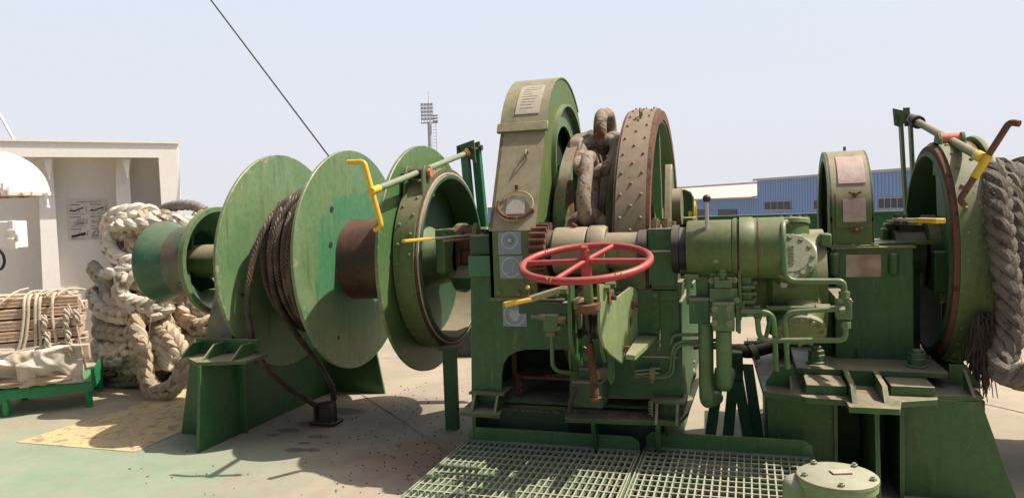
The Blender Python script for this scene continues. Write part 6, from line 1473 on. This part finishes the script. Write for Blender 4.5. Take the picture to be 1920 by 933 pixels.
for pts in ([(-.95, -.05, .28), (-.7, -.06, .235), (-.35, -.06, .27), (-.1, -.05, .30), (.02, .0, .30)], [(-.1, -.04, .55), (-.05, -.05, .4), (-.02, -.05, .2), (.0, -.04, .08)], [(-.3, .0, .62), (-.2, .1, .64), (-.05, .1, .58), (.0, .05, .5)], [(-.6, .0, .56), (-.5, .05, .64), (-.42, .2, .66)], [(-.7, -.02, .48), (-.55, .0, .6), (-.45, .1, .66)]):
    mk('lashing', lp([V((p[0], p[1], p[2] * 1.2)) + V((0, 0, ztb)) for p in pts], .008), 'line', t)
for k in range(4):
    u0 = -.42 + k * .08; mk('lashing', lp([(u0, .02, ztb + .73), (u0 + .05, .08, ztb + .77), (u0 + .12, .16, ztb + .765), (u0 + .16, .3, ztb + .74)], .009), 'line', t)
mb = MB(); braid(mb, [V((-.93 + .06 * math.cos(a), -.06 + .02 * math.sin(a * 2), ztb + .36 + .08 * math.sin(a))) for a in [2 * PI * k / 40 for k in range(40)]], .03, 3, .12, closed=True, step=.014, sides=6, lay=True); mk('rope_bight', S(mb), 'line', t)
# canvas
def canvas_sheet(u0, u1, zt, zb_, seed, bulge=.10, n=70, m=34, v0=-.06):
    mb = MB(); vs = []; fs = []
    for j in range(m + 1):
        s = j / m
        for i in range(n + 1):
            q = i / n; u = u0 + (u1 - u0) * q
            f1 = noise.noise(V((u * 3.2 + s * 1.6, s * 1.3, seed))) ; f2 = abs(noise.noise(V((u * 6 - s * 1.8, s * 1.8 + u * 2, seed + 7)))); f3 = noise.noise(V((u * 13 - s * 5, s * 5, seed + 3)))
            z = zt + (zb_ - zt) * s + .05 * noise.noise(V((u * 3, 0, seed + 1))) * (1 - s) + .03 * math.sin(q * PI) * (s - .5)
            v_ = v0 - bulge * math.sin(min(1, s * 1.15) * PI) * .7 - .10 * f1 - .11 * (.35 - f2) - .014 * f3
            if s < .06: v_ = v0 + .02
            vs.append(V((u, v_, z)))
    for j in range(m):
        for i in range(n): a = j * (n + 1) + i; fs.append((a, a + 1, a + n + 2, a + n + 1))
    return mb.add(vs, fs)
t = thing('canvas_cover', SM @ V((-.55, 0, ztb)), 'crumpled dirty cream canvas cover hanging over the front of the rope ladder', 'canvas cover')
def sheet(name, mb, m):
    o = mk(name, S(mb), m, t, smooth=180); md = o.modifiers.new('thickness', 'SOLIDIFY'); md.thickness = .006; return o
sheet('cloth', canvas_sheet(-1.3, -.35, ztb + .35, ztb + .05, 3.3, .07), 'canvas')
sheet('cloth_fold', canvas_sheet(-.48, -.02, ztb + .34, ztb + .0, 8.1, .09, v0=-.03), 'canvas')
sheet('cloth_hem', canvas_sheet(-1.25, -.1, ztb + .11, ztb - .0, 14.2, .03, v0=-.02), mat('stained canvas', (.48, .37, .26), .9, var=(.58, .5, .4), varscale=5, bump=.3))
